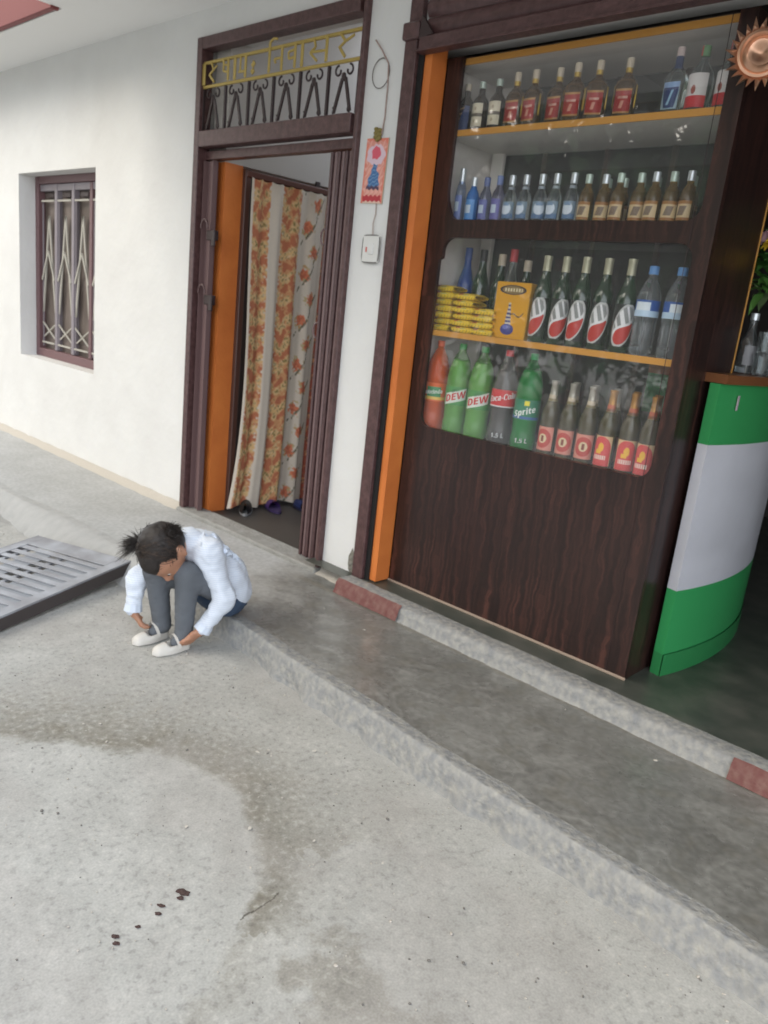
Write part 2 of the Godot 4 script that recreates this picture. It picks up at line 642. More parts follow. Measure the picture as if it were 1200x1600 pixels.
func quarter_bottles() -> void:
	var clear := glass(lin(0.8, 0.88, 0.9), 0.04, 0.04)
	var amber := glass(lin(0.5, 0.32, 0.1), 0.15, 0.05)
	var prof := [Vector2(0.001, 0), Vector2(0.0245, 0), Vector2(0.026, 0.004), Vector2(0.026, 0.085), Vector2(0.022, 0.103), Vector2(0.0135, 0.118), Vector2(0.0115, 0.124), Vector2(0.0115, 0.142)]
	var lab_w := paint(64, 48, func(u: float, v: float) -> Color:
		if Vector2((u - 0.5) * 1.1, v - 0.42).length() < 0.36:
			return Color(0.86, 0.9, 0.94) if v > 0.25 or absf(u - 0.5) > 0.2 else Color(0.5, 0.6, 0.72)
		return Color(0.36, 0.48, 0.62) if v > 0.7 else Color(0.5, 0.58, 0.64))
	var lab_b := paint(64, 48, func(u: float, v: float) -> Color:
		if v < 0.16 or v > 0.86:
			return Color(0.62, 0.42, 0.2)
		if absf(u - 0.5 + (v - 0.5) * 0.3) < 0.2 and absf(v - 0.52) < 0.24:
			return Color(0.5, 0.42, 0.35)
		return Color(0.83, 0.73, 0.56))
	var w := bottle("quarter_bottle", "", "row of small clear bottles with round white labels", prof, clear)
	part("label", Shape.new().wrap(0.014, 0.074, 0.0265, -1.25, 1.25), print_mat(lab_w), w)
	cap(w, 0.136, 0.171, 0.0125, M.silver)
	ring(w, 0.118, 0.128, 0.0142, 0.0122, mat(lin(0.4, 0.45, 0.5), 0.3, 0.5))
	var xs := [-1.874, -1.807, -1.739, -1.68, -1.61]
	for i in 5:
		var lb := "small clear bottle with round white label, %s of five from the blue bottles" % ORDINAL[i]
		var at := Vector3(xs[i], SHELF_SECOND, -0.165 + 0.005 * sin(i * 3.1))
		if i == 0:
			w.position = at
			w.set_meta("label", lb)
		else:
			again(w, lb, at + Vector3(0.003 * sin(i * 4.9), 0, 0), 0.15 + 0.4 * sin(i * 4.0))
	var a := bottle("quarter_bottle", "", "row of small amber bottles with beige labels", prof, amber)
	part("liquor", Shape.new().lathe([Vector2(0.001, 0.003), Vector2(0.021, 0.003), Vector2(0.021, 0.082), Vector2(0.015, 0.1), Vector2(0.001, 0.1)], 14), mat(lin(0.06, 0.025, 0.006), 0.2), a)
	part("label", Shape.new().wrap(0.01, 0.07, 0.0265, -1.15, 1.15), print_mat(lab_b), a)
	cap(a, 0.132, 0.163, 0.0125, M.pale_green)
	xs = [-1.544, -1.48, -1.42, -1.355, -1.297, -1.234, -1.174]
	for i in 7:
		var lb := "small amber bottle with beige label, %s of seven from the clear bottles, second shelf" % ORDINAL[i]
		var at := Vector3(xs[i], SHELF_SECOND, -0.165 + 0.006 * cos(i * 2.9))
		if i == 0:
			a.position = at
			a.set_meta("label", lb)
		else:
			var o := again(a, lb, at + Vector3(0.004 * sin(i * 4.9), 0, 0), 0.15 + 0.4 * sin(i * 3.0))
			if i in [1, 4, 6]:
				o.get_node("cap").material_override = M.silver
	# the second row, of which only caps and shoulders show
	xs = [-1.515, -1.452, -1.388, -1.33, -1.27, -1.205]
	for i in 6:
		again(a, "back-row amber bottle, its cap showing in the %s gap between the beige-labelled bottles" % ORDINAL[i], Vector3(xs[i], SHELF_SECOND, -0.245), 0.3 * i).set_meta("group", "back row of small amber bottles")
	# blue bottles at the left end
	var defs := [[-2.123, 0.205, 0.021, glass(lin(0.5, 0.6, 0.85), 0.06), "slim pale blue bottle with long silver cap at the second shelf's left end", M.silver],
		[-2.06, 0.17, 0.026, mat(lin(0.03, 0.14, 0.42), 0.15), "bright blue bottle with pale cap, brightest on the second shelf", M.silver],
		[-1.997, 0.168, 0.024, glass(lin(0.55, 0.6, 0.8), 0.08), "clear bottle with blue label and blue cap standing right of the bright blue bottle", mat(lin(0.12, 0.16, 0.35), 0.35)],
		[-1.936, 0.172, 0.025, glass(lin(0.6, 0.6, 0.82), 0.08), "clear bottle with violet blue label beside the first round-labelled bottle", mat(lin(0.15, 0.2, 0.42), 0.35)]]
	for i in 4:
		var d: Array = defs[i]
		var h: float = d[1]
		var r: float = d[2]
		var b := bottle("vodka_bottle", d[4], "", [Vector2(0.001, 0), Vector2(r - 0.002, 0), Vector2(r, 0.004), Vector2(r, h * 0.55), Vector2(r * 0.85, h * 0.65), Vector2(0.012, h * 0.76), Vector2(0.011, h * 0.84)], d[3])
		part("label", Shape.new().wrap(0.012, h * 0.5, r + 0.0005, -1.0, 1.0), mat([lin(0.16, 0.22, 0.5), lin(0.1, 0.3, 0.65), lin(0.13, 0.15, 0.4), lin(0.16, 0.15, 0.42)][i], 0.4), b)
		part("label_emblem", Shape.new().wrap(h * 0.2, h * 0.38, r + 0.001, -0.45, 0.45), mat(lin(0.55, 0.65, 0.75), 0.4), b)
		cap(b, h * 0.8 if i else h * 0.7, h, 0.0122, d[5])
		b.position = Vector3(d[0], SHELF_SECOND, -0.17)

func beer_profile(h: float, r: float) -> Array:
	return [Vector2(0.001, 0.002), Vector2(r * 0.9, 0.0), Vector2(r, h * 0.015), Vector2(r, h * 0.55), Vector2(r * 0.96, h * 0.6), Vector2(r * 0.72, h * 0.68), Vector2(r * 0.48, h * 0.77), Vector2(r * 0.4, h * 0.84), Vector2(r * 0.37, h * 0.95), Vector2(r * 0.41, h * 0.955), Vector2(r * 0.41, h * 0.97)]

func beer_bottles() -> void:
	var green := mat(lin(0.012, 0.036, 0.016), 0.08)
	green.clearcoat_enabled = true
	green.clearcoat = 0.6
	green.clearcoat_roughness = 0.04
	var swirl := paint(96, 128, func(u: float, v: float) -> Color:
		var p := Vector2(u - 0.5, v - 0.5).rotated(-0.55)
		p.x /= 0.40
		p.y /= 0.56
		if p.length() > 1.0:
			return Color(0.03, 0.045, 0.035)
		if p.length() > 0.88:
			return Color(0.75, 0.75, 0.74)
		var s := p.x + 0.55 * sin(p.y * 2.6)
		if s > 0.12 and p.y > -0.45:
			return Color(0.74, 0.17, 0.13)
		if absf(s - 0.02) < 0.1 or (s < 0.0 and fmod(absf(p.y * 2.2 - p.x), 1.0) < 0.35):
			return Color(0.9, 0.9, 0.9)
		return Color(0.55, 0.56, 0.55) if s < -0.1 else Color(0.86, 0.86, 0.85))
	var b := bottle("beer_bottle", "", "row of dark green beer bottles with swirled labels", beer_profile(0.318, 0.036), green)
	part("label", Shape.new().wrap(0.022, 0.165, 0.0365, -1.25, 1.25), print_mat(swirl), b)
	part("neck_label", Shape.new().wrap(0.214, 0.243, 0.0232, -1.7, 1.7, 2.0, 1.0, 1.0, 0.0172), mat(lin(0.42, 0.06, 0.04), 0.4), b)
	part("neck_label", Shape.new().wrap(0.226, 0.232, 0.0203, -1.7, 1.7, 2.0, 1.0, 1.0, 0.019), M.cream, b)
	part("foil", Shape.new().lathe([Vector2(0.0157, 0.262), Vector2(0.0145, 0.3), Vector2(0.0155, 0.303), Vector2(0.0155, 0.317), Vector2(0.001, 0.319)], 14), mat(lin(0.45, 0.43, 0.3), 0.35, 0.4), b)
	var px := [-1.693, -1.614, -1.528, -1.44, -1.352]
	for i in 5:
		var lb := "dark green beer bottle with red and silver swirl label, %s from the yellow carton" % ORDINAL[i]
		var at := Vector3(px[i] + 0.012, SHELF_THIRD, -0.19)
		if i == 0:
			b.position = at
			b.set_meta("label", lb)
		else:
			again(b, lb, at + Vector3(0.004 * sin(i * 3.7), 0, 0.008 * cos(i * 2.9)), 0.3 + 0.3 * sin(i * 2.0))
	# dark bottles at the back of the third shelf
	var backs := [[-2.13, 0.345, mat(lin(0.02, 0.06, 0.25), 0.1), mat(lin(0.03, 0.08, 0.3), 0.4), "deep blue bottle standing behind the stacked noodle packs"],
		[-2.05, 0.34, green, mat(lin(0.03, 0.03, 0.03), 0.4), "black bottle with black cap behind the noodle packs, right of the blue one"],
		[-1.955, 0.325, green, M.cream, "dark bottle with pale cap behind the yellow carton's left edge"],
		[-1.9, 0.345, glass(lin(0.6, 0.65, 0.6), 0.1), mat(lin(0.6, 0.06, 0.07), 0.4), "clear bottle with red cap rising behind the yellow carton"],
		[-1.828, 0.305, green, M.cream, "dark bottle with pale cap between the carton and the first swirl-labelled beer"]]
	for d in backs:
		var h: float = d[1]
		var o := bottle("liquor_bottle", d[4], "", beer_profile(h, 0.035), d[2])
		cap(o, h * 0.86, h, 0.0155, d[3])
		o.position = Vector3(d[0], SHELF_THIRD, -0.28)
	# small brown beers on the lowest shelf
	var brown := glass(lin(0.55, 0.5, 0.3), 0.1, 0.05)
	var rose := paint(64, 96, func(u: float, v: float) -> Color:
		var q := Vector2((u - 0.5) * 1.0, (v - 0.5) * 1.0).length()
		if q < 0.2:
			return Color(0.86, 0.78, 0.62) if absf(u - 0.5) > 0.06 or absf(v - 0.5) > 0.12 else Color(0.5, 0.2, 0.12)
		if q < 0.4:
			return Color(0.74, 0.26, 0.22)
		return Color(0.84, 0.55, 0.48))
	var arch := paint(64, 96, func(u: float, v: float) -> Color:
		var q := Vector2((u - 0.5) * 2.0, minf(v - 0.45, 0.0) * 2.2).length()
		if q > 0.95:
			return Color(0.85, 0.72, 0.55)
		if Vector2((u - 0.52) * 1.2, v - 0.38).length() < 0.15 or (absf(u - 0.42) < 0.12 and absf(v - 0.52) < 0.07):
			return Color(0.93, 0.72, 0.16)
		if absf(v - 0.72) < 0.07 and absf(u - 0.5) < 0.3 and fmod(u * 11.0, 1.0) < 0.65:
			return Color(0.95, 0.88, 0.82)
		return Color(0.83, 0.27, 0.26))
	var made := {}
	var defs := [[-1.56, 0], [-1.48, 0], [-1.396, 0], [-1.316, 1], [-1.233, 1], [-1.156, 1]]
	var words := ["round rose label next to the tall green bottle", "round rose label, middle one of its three", "round rose label next to the arched red labels",
		"arched red label next to the rose-labelled ones", "arched red label, middle one of its three", "arched red label at the lowest shelf's right end"]
	for i in 6:
		var k: int = defs[i][1]
		var at := Vector3(defs[i][0], SHELF_LOW, -0.18)
		var lb: String = "small brown beer bottle with " + words[i]
		if made.has(k):
			again(made[k], lb, at + Vector3(0.004 * sin(i * 5.7), 0, 0.008 * cos(i * 2.2)), 0.25 + 0.35 * sin(i * 3.3))
			continue
		var o := bottle("beer_bottle", lb, "small beer bottles on the lowest shelf", beer_profile(0.293, 0.034), brown)
		part("beer", Shape.new().lathe([Vector2(0.001, 0.004), Vector2(0.029, 0.005), Vector2(0.029, 0.16), Vector2(0.018, 0.2), Vector2(0.011, 0.23), Vector2(0.001, 0.23)], 14), mat(lin(0.05, 0.025, 0.008), 0.25), o)
		part("label", Shape.new().wrap(0.02 if k else 0.028, 0.128 if k else 0.118, 0.0345, -1.2, 1.2), print_mat(arch if k else rose), o)
		var foil := mat(lin(0.5, 0.25, 0.07), 0.3, 0.6) if k else mat(lin(0.45, 0.42, 0.36), 0.3, 0.6)
		part("foil", Shape.new().lathe([Vector2(0.0168, 0.2135), Vector2(0.0143, 0.247), Vector2(0.0135, 0.278), Vector2(0.0148, 0.28), Vector2(0.0148, 0.291), Vector2(0.001, 0.293)], 14), foil, o)
		part("neck_label", Shape.new().wrap(0.216, 0.24, 0.0172, -1.2, 1.2, 2.0, 1.0, 1.0, 0.0152), mat(lin(0.5, 0.12, 0.06), 0.4) if k else M.cream, o)
		o.position = at
		made[k] = o
	var bx := [-1.52, -1.437, -1.348, -1.272, -1.19]
	for i in 5:
		again(made[0 if i < 3 else 1], "small brown beer bottle in the back row, behind the %s gap of the front row" % ORDINAL[i], Vector3(bx[i], SHELF_LOW, -0.27), 0.3).set_meta("group", "back row of small beer bottles")

func soft_drinks() -> void:
	var prof := [Vector2(0.002, 0.006), Vector2(0.036, 0.0), Vector2(0.047, 0.012), Vector2(0.05, 0.03), Vector2(0.05, 0.055), Vector2(0.0465, 0.07), Vector2(0.0475, 0.1), Vector2(0.05, 0.128), Vector2(0.05, 0.215), Vector2(0.0495, 0.24), Vector2(0.046, 0.272), Vector2(0.036, 0.31), Vector2(0.02, 0.34), Vector2(0.014, 0.35), Vector2(0.0135, 0.365)]
	var cola_prof := [Vector2(0.002, 0.006), Vector2(0.036, 0.0), Vector2(0.047, 0.012), Vector2(0.05, 0.03), Vector2(0.049, 0.06), Vector2(0.043, 0.1), Vector2(0.044, 0.13), Vector2(0.05, 0.16), Vector2(0.05, 0.225), Vector2(0.047, 0.25), Vector2(0.036, 0.295), Vector2(0.022, 0.333), Vector2(0.014, 0.352), Vector2(0.0135, 0.365)]
	var defs := [
		{"x": -2.14, "p": prof, "m": glass(lin(0.86, 0.16, 0.02), 0.45, 0.033), "cap": lin(0.75, 0.12, 0.03), "name": "orange soda bottle with orange cap at the left end of the lowest shelf", "lab": lin(0.78, 0.14, 0.015)},
		{"x": -2.022, "p": prof, "m": glass(lin(0.42, 0.78, 0.3), 0.1, 0.033), "cap": lin(0.05, 0.3, 0.07), "name": "pale green citrus soda bottle beside the orange soda", "lab": lin(0.07, 0.3, 0.07)},
		{"x": -1.907, "p": prof, "m": glass(lin(0.42, 0.78, 0.3), 0.1, 0.033), "cap": lin(0.05, 0.3, 0.07), "name": "pale green citrus soda bottle beside the cola", "lab": lin(0.07, 0.3, 0.07)},
		{"x": -1.787, "p": cola_prof, "m": glass(lin(0.62, 0.6, 0.58), 0.1, 0.033), "cap": lin(0.62, 0.03, 0.04), "name": "dark cola bottle with red cap and red label on the lowest shelf", "lab": lin(0.6, 0.025, 0.03)},
		{"x": -1.672, "p": prof, "m": glass(lin(0.05, 0.5, 0.14), 0.16, 0.033), "cap": lin(0.03, 0.32, 0.1), "name": "bright green lemon soda bottle with green cap, right of the cola", "lab": lin(0.03, 0.22, 0.12)}]
	for i in 5:
		var d: Dictionary = defs[i]
		var b := bottle("soda_bottle", d.name, "large plastic soda bottles on the lowest shelf", d.p, d.m)
		if i == 0:
			part("soda", Shape.new().lathe([Vector2(0.002, 0.01), Vector2(0.04, 0.008), Vector2(0.046, 0.04), Vector2(0.043, 0.08), Vector2(0.046, 0.2), Vector2(0.038, 0.27), Vector2(0.02, 0.318), Vector2(0.001, 0.32)], 18), mat(lin(0.8, 0.15, 0.02), 0.3), b)
		elif i == 3:
			part("soda", Shape.new().lathe([Vector2(0.002, 0.01), Vector2(0.04, 0.008), Vector2(0.045, 0.04), Vector2(0.039, 0.1), Vector2(0.046, 0.18), Vector2(0.044, 0.24), Vector2(0.03, 0.295), Vector2(0.001, 0.297)], 18), mat(lin(0.02, 0.009, 0.006), 0.25), b)
		else:
			part("soda", Shape.new().lathe([Vector2(0.002, 0.01), Vector2(0.04, 0.008), Vector2(0.046, 0.04), Vector2(0.043, 0.08), Vector2(0.046, 0.2), Vector2(0.038, 0.27), Vector2(0.024, 0.31), Vector2(0.001, 0.312)], 18), mat(lin(0.3, 0.52, 0.2) if i < 3 else lin(0.05, 0.36, 0.13), 0.3), b)
		cap(b, 0.356, 0.379, 0.0155, mat(d.cap, 0.4))
		var y0 := 0.128 if i != 3 else 0.158
		var y1 := 0.205 if i != 3 else 0.226
		part("label", Shape.new().lathe([Vector2(0.0505, y0), Vector2(0.0505, y1)], 24), mat(d.lab, 0.4), b)
		var mid := (y0 + y1) * 0.5
		if i == 0:
			part("label_emblem", Shape.new().wrap(mid - 0.02, mid + 0.022, 0.0509, -0.62, 0.62), mat(lin(0.05, 0.28, 0.1), 0.4), b)
			part("lettering", bent("Mirinda", 0.021, sans, 0.0512, mid, 0.12, 0.2), mat(lin(0.85, 0.85, 0.8), 0.5), b)
			var o_leaf := part("label_band", Shape.new().wrap(mid - 0.032, mid - 0.02, 0.0509, -1.2, 1.2), mat(lin(0.86, 0.55, 0.1), 0.4), b)
			o_leaf.set_meta("label", "yellow band on the orange label")
		elif i < 3:
			part("label_band", slanted(0.0508, mid - 0.026, mid + 0.02, 0.3, -0.95, 0.95), mat(lin(0.72, 0.78, 0.7), 0.5), b)
			part("lettering", bent("Mtn", 0.017, sans, 0.0515, mid + 0.024, 0.3, 0.2), mat(lin(0.05, 0.22, 0.07), 0.5), b)
			part("lettering", bent("DEW", 0.038, sans, 0.0517, mid - 0.002, 0.3, 0.25, 1.15), mat(lin(0.62, 0.03, 0.03), 0.5), b)
		elif i == 3:
			part("lettering", bent("Coca-Cola", 0.03, serif, 0.0508, mid + 0.004, 0.22, 0.35, 0.82), mat(lin(0.85, 0.82, 0.8), 0.5), b)
			part("label_band", Shape.new().wrap(y0, y0 + 0.005, 0.0511, -1.5, 1.5), mat(lin(0.75, 0.7, 0.7), 0.5), b)
		else:
			part("lettering", bent("Sprite", 0.032, sans, 0.0508, mid - 0.008, 0.3, 0.25), mat(lin(0.82, 0.86, 0.82), 0.5), b)
			part("lemon_dot", Shape.new().wrap(mid + 0.016, mid + 0.034, 0.0509, -0.08, 0.3), mat(lin(0.8, 0.72, 0.04), 0.5), b)
			part("label_band", Shape.new().wrap(y0 + 0.002, y0 + 0.012, 0.0509, -1.3, 1.3), mat(lin(0.05, 0.14, 0.35), 0.5), b)
		if i > 2:
			part("volume_print", bent("1.5 L", 0.024, sans, 0.0485, 0.045, 0.05, 0.1), mat(lin(0.6, 0.62, 0.62), 0.5), b)
		b.position = Vector3(d.x, SHELF_LOW, -0.185)
		b.rotation.y = [0.5, 0.48, 0.5, 0.45, 0.42][i]
	# water bottles on the third shelf
	var wp := []
	for q in [[0.002, 0.004], [0.03, 0.0], [0.039, 0.01], [0.04, 0.03], [0.037, 0.045], [0.04, 0.06], [0.037, 0.075], [0.04, 0.09], [0.037, 0.105], [0.04, 0.12], [0.0395, 0.175], [0.04, 0.19], [0.036, 0.215], [0.022, 0.248], [0.0135, 0.262], [0.013, 0.278]]:
		wp.append(Vector2(q[0], q[1]))
	var w := bottle("water_bottle", "clear ribbed water bottle with blue cap beside the last swirl-labelled beer", "pair of water bottles", wp, glass(lin(0.86, 0.92, 0.95), 0.06, 0.033))
	var wl := paint(64, 48, func(u: float, v: float) -> Color:
		if v > 0.62:
			return Color(0.75, 0.85, 0.93)
		return Color(0.88, 0.92, 0.95) if absf(u - 0.5) < 0.16 and v > 0.12 else Color(0.13, 0.32, 0.62))
	part("label", Shape.new().wrap(0.13, 0.185, 0.0403, -2.2, 2.2), print_mat(wl), w)
	cap(w, 0.27, 0.297, 0.0165, mat(lin(0.12, 0.3, 0.62), 0.4))
	w.position = Vector3(-1.255, SHELF_THIRD, -0.185)
	again(w, "clear ribbed water bottle with blue cap at the right end of the third shelf", Vector3(-1.155, SHELF_THIRD, -0.185), 0.6)

func packets() -> void:
	var tex := []
	for k in 2:
		tex.append(print_mat(paint(96, 48, func(u: float, v: float) -> Color:
			var q := Vector2(u - 0.5, (v - 0.5) * 0.6)
			if absf(u - 0.2 - 0.1 * k) < 0.1 and absf(v - 0.7) < 0.16:
				return Color(0.62, 0.22, 0.12)
			if q.length() < 0.15:
				return Color(0.86, 0.82, 0.5) if v < 0.5 else Color(0.55, 0.5, 0.12)
			if fmod(u * 7.0 + v * 3.0, 1.0) < 0.12:
				return Color(0.36, 0.34, 0.08)
			return Color(0.93, 0.79, 0.2)), 0.35))
	var s := Shape.new()
	var rows := []
	var n := 17
	for r in n:  # a pillow pack with crimped ends: top and bottom as one wrapped sheet
		var a := TAU * r / (n - 1) - PI
		for c in 13:
			var x := (c / 12.0 - 0.5) * 0.108
			var f := sqrt(maxf(0.0, 1.0 - pow(absf(x) / 0.056, 4.0)))
			var cr := 0.0012 * sin(c * 2.3 + r)
			var ca := signf(cos(a)) * pow(absf(cos(a)), 0.35)
			var sa := signf(sin(a)) * pow(absf(sin(a)), 0.7)
			rows.append([Vector3(x, 0.0128 + (0.0128 * f + 0.0008) * ca + cr * f, 0.044 * sa), Vector2(c / 12.0, fposmod(r / 8.0 + 0.5, 1.0))])
	rows.reverse()
	s.sheet(rows, 13)
	var first: Node3D
	var cols := [[-2.13, 7], [-2.018, 6], [-1.916, 4]]
	var names := ["against the cabinet's left side", "in the middle", "next to the yellow carton"]
	for c in 3:
		for i in cols[c][1]:
			var lb: String = "yellow noodle packet, %s from the bottom of the stack %s" % [ORDINAL[i], names[c]]
			var at := Vector3(cols[c][0] + 0.004 * sin(i * 2.7 + c), SHELF_THIRD + i * 0.0262, -0.185 + 0.006 * cos(i * 3.7 + c * 2))
			var turn := 0.09 * sin(i * 4.1 + c * 1.7)
			if first == null:
				first = tag(part("noodle_packet", s, tex[0]), lb, "packet", "stacked yellow noodle packets")
				first.position = at
			else:
				var o := again(first, lb, at, turn)
				(o as MeshInstance3D).material_override = tex[(i * 2 + c) % 2]
	var face := paint(128, 176, func(u: float, v: float) -> Color:
		var c := Color(0.86, 0.62, 0.1)
		var q := Vector2((u - 0.5) / 0.4, (v - 0.13) / 0.085)
		if q.length() < 1.0:
			c = Color(0.2, 0.17, 0.2) if q.length() > 0.82 else Color(0.55, 0.46, 0.3)
			if absf(v - 0.13) < 0.03 and absf(u - 0.5) < 0.28 and fmod(u * 12.0, 1.0) < 0.6:
				c = Color(0.9, 0.85, 0.7)
		var neck := 0.035 + 0.05 * smoothstep(0.38, 0.72, v)
		if v > 0.36 and v < 0.75 and absf(u - 0.46) < neck:
			c = Color(0.82, 0.78, 0.7) if fmod(v * 14.0, 1.0) < 0.5 else Color(0.3, 0.3, 0.5)
		if Vector2((u - 0.46) / 0.2, (v - 0.84) / 0.1).length() < 1.0:
			c = Color(0.22, 0.24, 0.55) if Vector2((u - 0.4) / 0.09, (v - 0.8) / 0.04).length() > 1.0 else Color(0.45, 0.48, 0.75)
		if absf(v - (0.62 - (u - 0.5) * 0.25 - 0.05 * sin(u * 14.0))) < 0.012 and u > 0.5 and u < 0.9:
			c = Color(0.3, 0.22, 0.16)
		return c)
	var cb := thing("carton", "yellow upright carton with dark oval and blue water-pipe picture", "carton", Vector3(-1.805, SHELF_THIRD, -0.2), 0.06)
	part("box", Shape.new().box(Vector3(0, 0.107, 0), Vector3(0.152, 0.214, 0.06), 0.002), mat(lin(0.7, 0.36, 0.02), 0.5), cb)
	var f := Shape.new()
	f.quad(Vector3(-0.074, 0.002, 0.0325), Vector3(0.074, 0.002, 0.0325), Vector3(0.074, 0.212, 0.0325), Vector3(-0.074, 0.212, 0.0325))
	part("front_print", f, print_mat(face, 0.4), cb)
	var side := Shape.new()
	side.quad(Vector3(-0.0785, 0.002, -0.029), Vector3(-0.0785, 0.002, 0.029), Vector3(-0.0785, 0.212, 0.029), Vector3(-0.0785, 0.212, -0.029))
	part("pale_side", side, mat(lin(0.62, 0.58, 0.5), 0.5), cb)

# ---------------------------------------------------------------- materials shared by the scene
func materials() -> void:
	var fine := noise_tex(3, 0.05, 512, 5)
	var plaster := noise_tex(5, 0.012, 512, 5)
	M.fine = fine
	M.wall = mat(Color.WHITE, 0.85)
	M.wall.albedo_texture = mottled(lin(0.75, 0.745, 0.725), lin(0.70, 0.69, 0.67), 21, 0.006, 512, 6)
	bump(M.wall, plaster, 0.35, 0.7)
	M.soffit = mat(lin(0.85, 0.84, 0.82), 0.9)
	M.concrete = mat(Color.WHITE, 0.85)
	M.concrete.albedo_texture = mottled(lin(0.36, 0.355, 0.335), lin(0.25, 0.245, 0.225), 8, 0.012, 512, 6)
	bump(M.concrete, fine, 0.35, 1.6)
	M.mortar = mat(Color.WHITE, 0.9)
	M.mortar.albedo_texture = mottled(lin(0.41, 0.395, 0.355), lin(0.2, 0.208, 0.22), 14, 0.03, 512, 6)
	bump(M.mortar, fine, 0.4, 1.7)
	M.pale_mortar = mat(Color.WHITE, 0.9)
	M.pale_mortar.albedo_texture = mottled(lin(0.46, 0.455, 0.44), lin(0.35, 0.35, 0.34), 16, 0.012, 512, 6)
	bump(M.pale_mortar, fine, 0.2, 1.7)
	M.red_paint = mat(Color.WHITE, 0.7)
	M.red_paint.albedo_texture = mottled(lin(0.115, 0.025, 0.024), lin(0.235, 0.14, 0.115), 31, 0.045, 256, 5)
	bump(M.red_paint, fine, 0.3, 2.0)
	M.brown = mat(lin(0.15, 0.08, 0.078), 0.42)
	M.brown.albedo_texture = mottled(Color(0.92, 0.9, 0.9), Color(0.66, 0.62, 0.62), 41, 0.03, 256, 5)
	bump(M.brown, fine, 0.1, 3.0)
	M.brown_light = mat(lin(0.17, 0.105, 0.103), 0.42)
	M.brown_dark = mat(lin(0.035, 0.019, 0.019), 0.5)
	M.maroon = mat(lin(0.16, 0.085, 0.09), 0.5)
	M.lavender = mat(lin(0.25, 0.22, 0.24), 0.5)
	M.ivory = mat(lin(0.42, 0.4, 0.35), 0.6)
	M.orange = mat(Color.WHITE, 0.6)
	M.orange.albedo_texture = mottled(lin(0.69, 0.21, 0.045), lin(0.56, 0.15, 0.032), 51, 0.014, 256, 5)
	bump(M.orange, fine, 0.1, 1.0)
	M.gold = mat(lin(0.55, 0.36, 0.06), 0.35, 0.7)
	M.brass = mat(lin(0.45, 0.33, 0.09), 0.42, 0.35)
	M.silver = mat(lin(0.62, 0.66, 0.68), 0.3, 0.6)
	M.cream = mat(lin(0.62, 0.53, 0.4), 0.45)
	M.pale_green = mat(lin(0.5, 0.6, 0.52), 0.35, 0.4)
	M.edge_band = mat(lin(0.56, 0.27, 0.05), 0.45)
	M.white_board = mat(lin(0.74, 0.7, 0.65), 0.5)
	M.counter_white = mat(Color.WHITE, 0.3)
	M.counter_white.albedo_texture = mottled(lin(0.68, 0.68, 0.73), lin(0.56, 0.56, 0.6), 44, 0.008, 256, 6)
	M.counter_white.uv1_triplanar = true
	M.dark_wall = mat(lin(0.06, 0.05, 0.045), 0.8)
	M.pane = mat(Color(1, 1, 1, 0.02), 0.02)
	M.pane.metallic_specular = 0.58
	M.pane.transparency = BaseMaterial3D.TRANSPARENCY_ALPHA
	M.steel = mat(lin(0.45, 0.47, 0.51), 0.5, 0.1)
	M.steel.albedo_texture = mottled(Color(1, 1, 1), Color(0.74, 0.72, 0.71), 61, 0.02, 256, 5)
	M.steel.uv1_triplanar = true
	M.steel_dark = mat(lin(0.27, 0.285, 0.31), 0.5, 0.1)
	M.rust = mat(lin(0.055, 0.045, 0.043), 0.7)
	# dark laminated board: vertical grain
	var g1 := layer(71, 0.02, 256, 512, 4)
	var g2 := layer(72, 0.09, 256, 512, 3)
	var im := Image.create(256, 512, false, Image.FORMAT_RGB8)
	for y in 512:
		for x in 256:
			var wob := int(g1[y * 256 + x]) / 24
			var xx := (x + wob) % 256
			var a := g2[(y / 24) * 256 + xx] / 255.0
			var b := g1[(y / 6) * 256 + (xx * 3) % 256] / 255.0
			var s := clampf(a * 0.75 + b * 0.45 - 0.25, 0.0, 1.0)
			im.set_pixel(x, y, lin(0.021, 0.0115, 0.0105).lerp(lin(0.125, 0.047, 0.035), s * s * 1.4))
	M.laminate = mat(Color.WHITE, 0.36)
	M.laminate.albedo_texture = ImageTexture.create_from_image(im)
	M.laminate.uv1_triplanar = true
	M.laminate.uv1_scale = Vector3(1.9, 0.8, 1.9)
	M.laminate.texture_repeat = true

func segment_gap(p: Vector2, a: Vector2, b: Vector2) -> float:
	var t := clampf((p - a).dot(b - a) / (b - a).length_squared(), 0.0, 1.0)
	return p.distance_to(a.lerp(b, t))

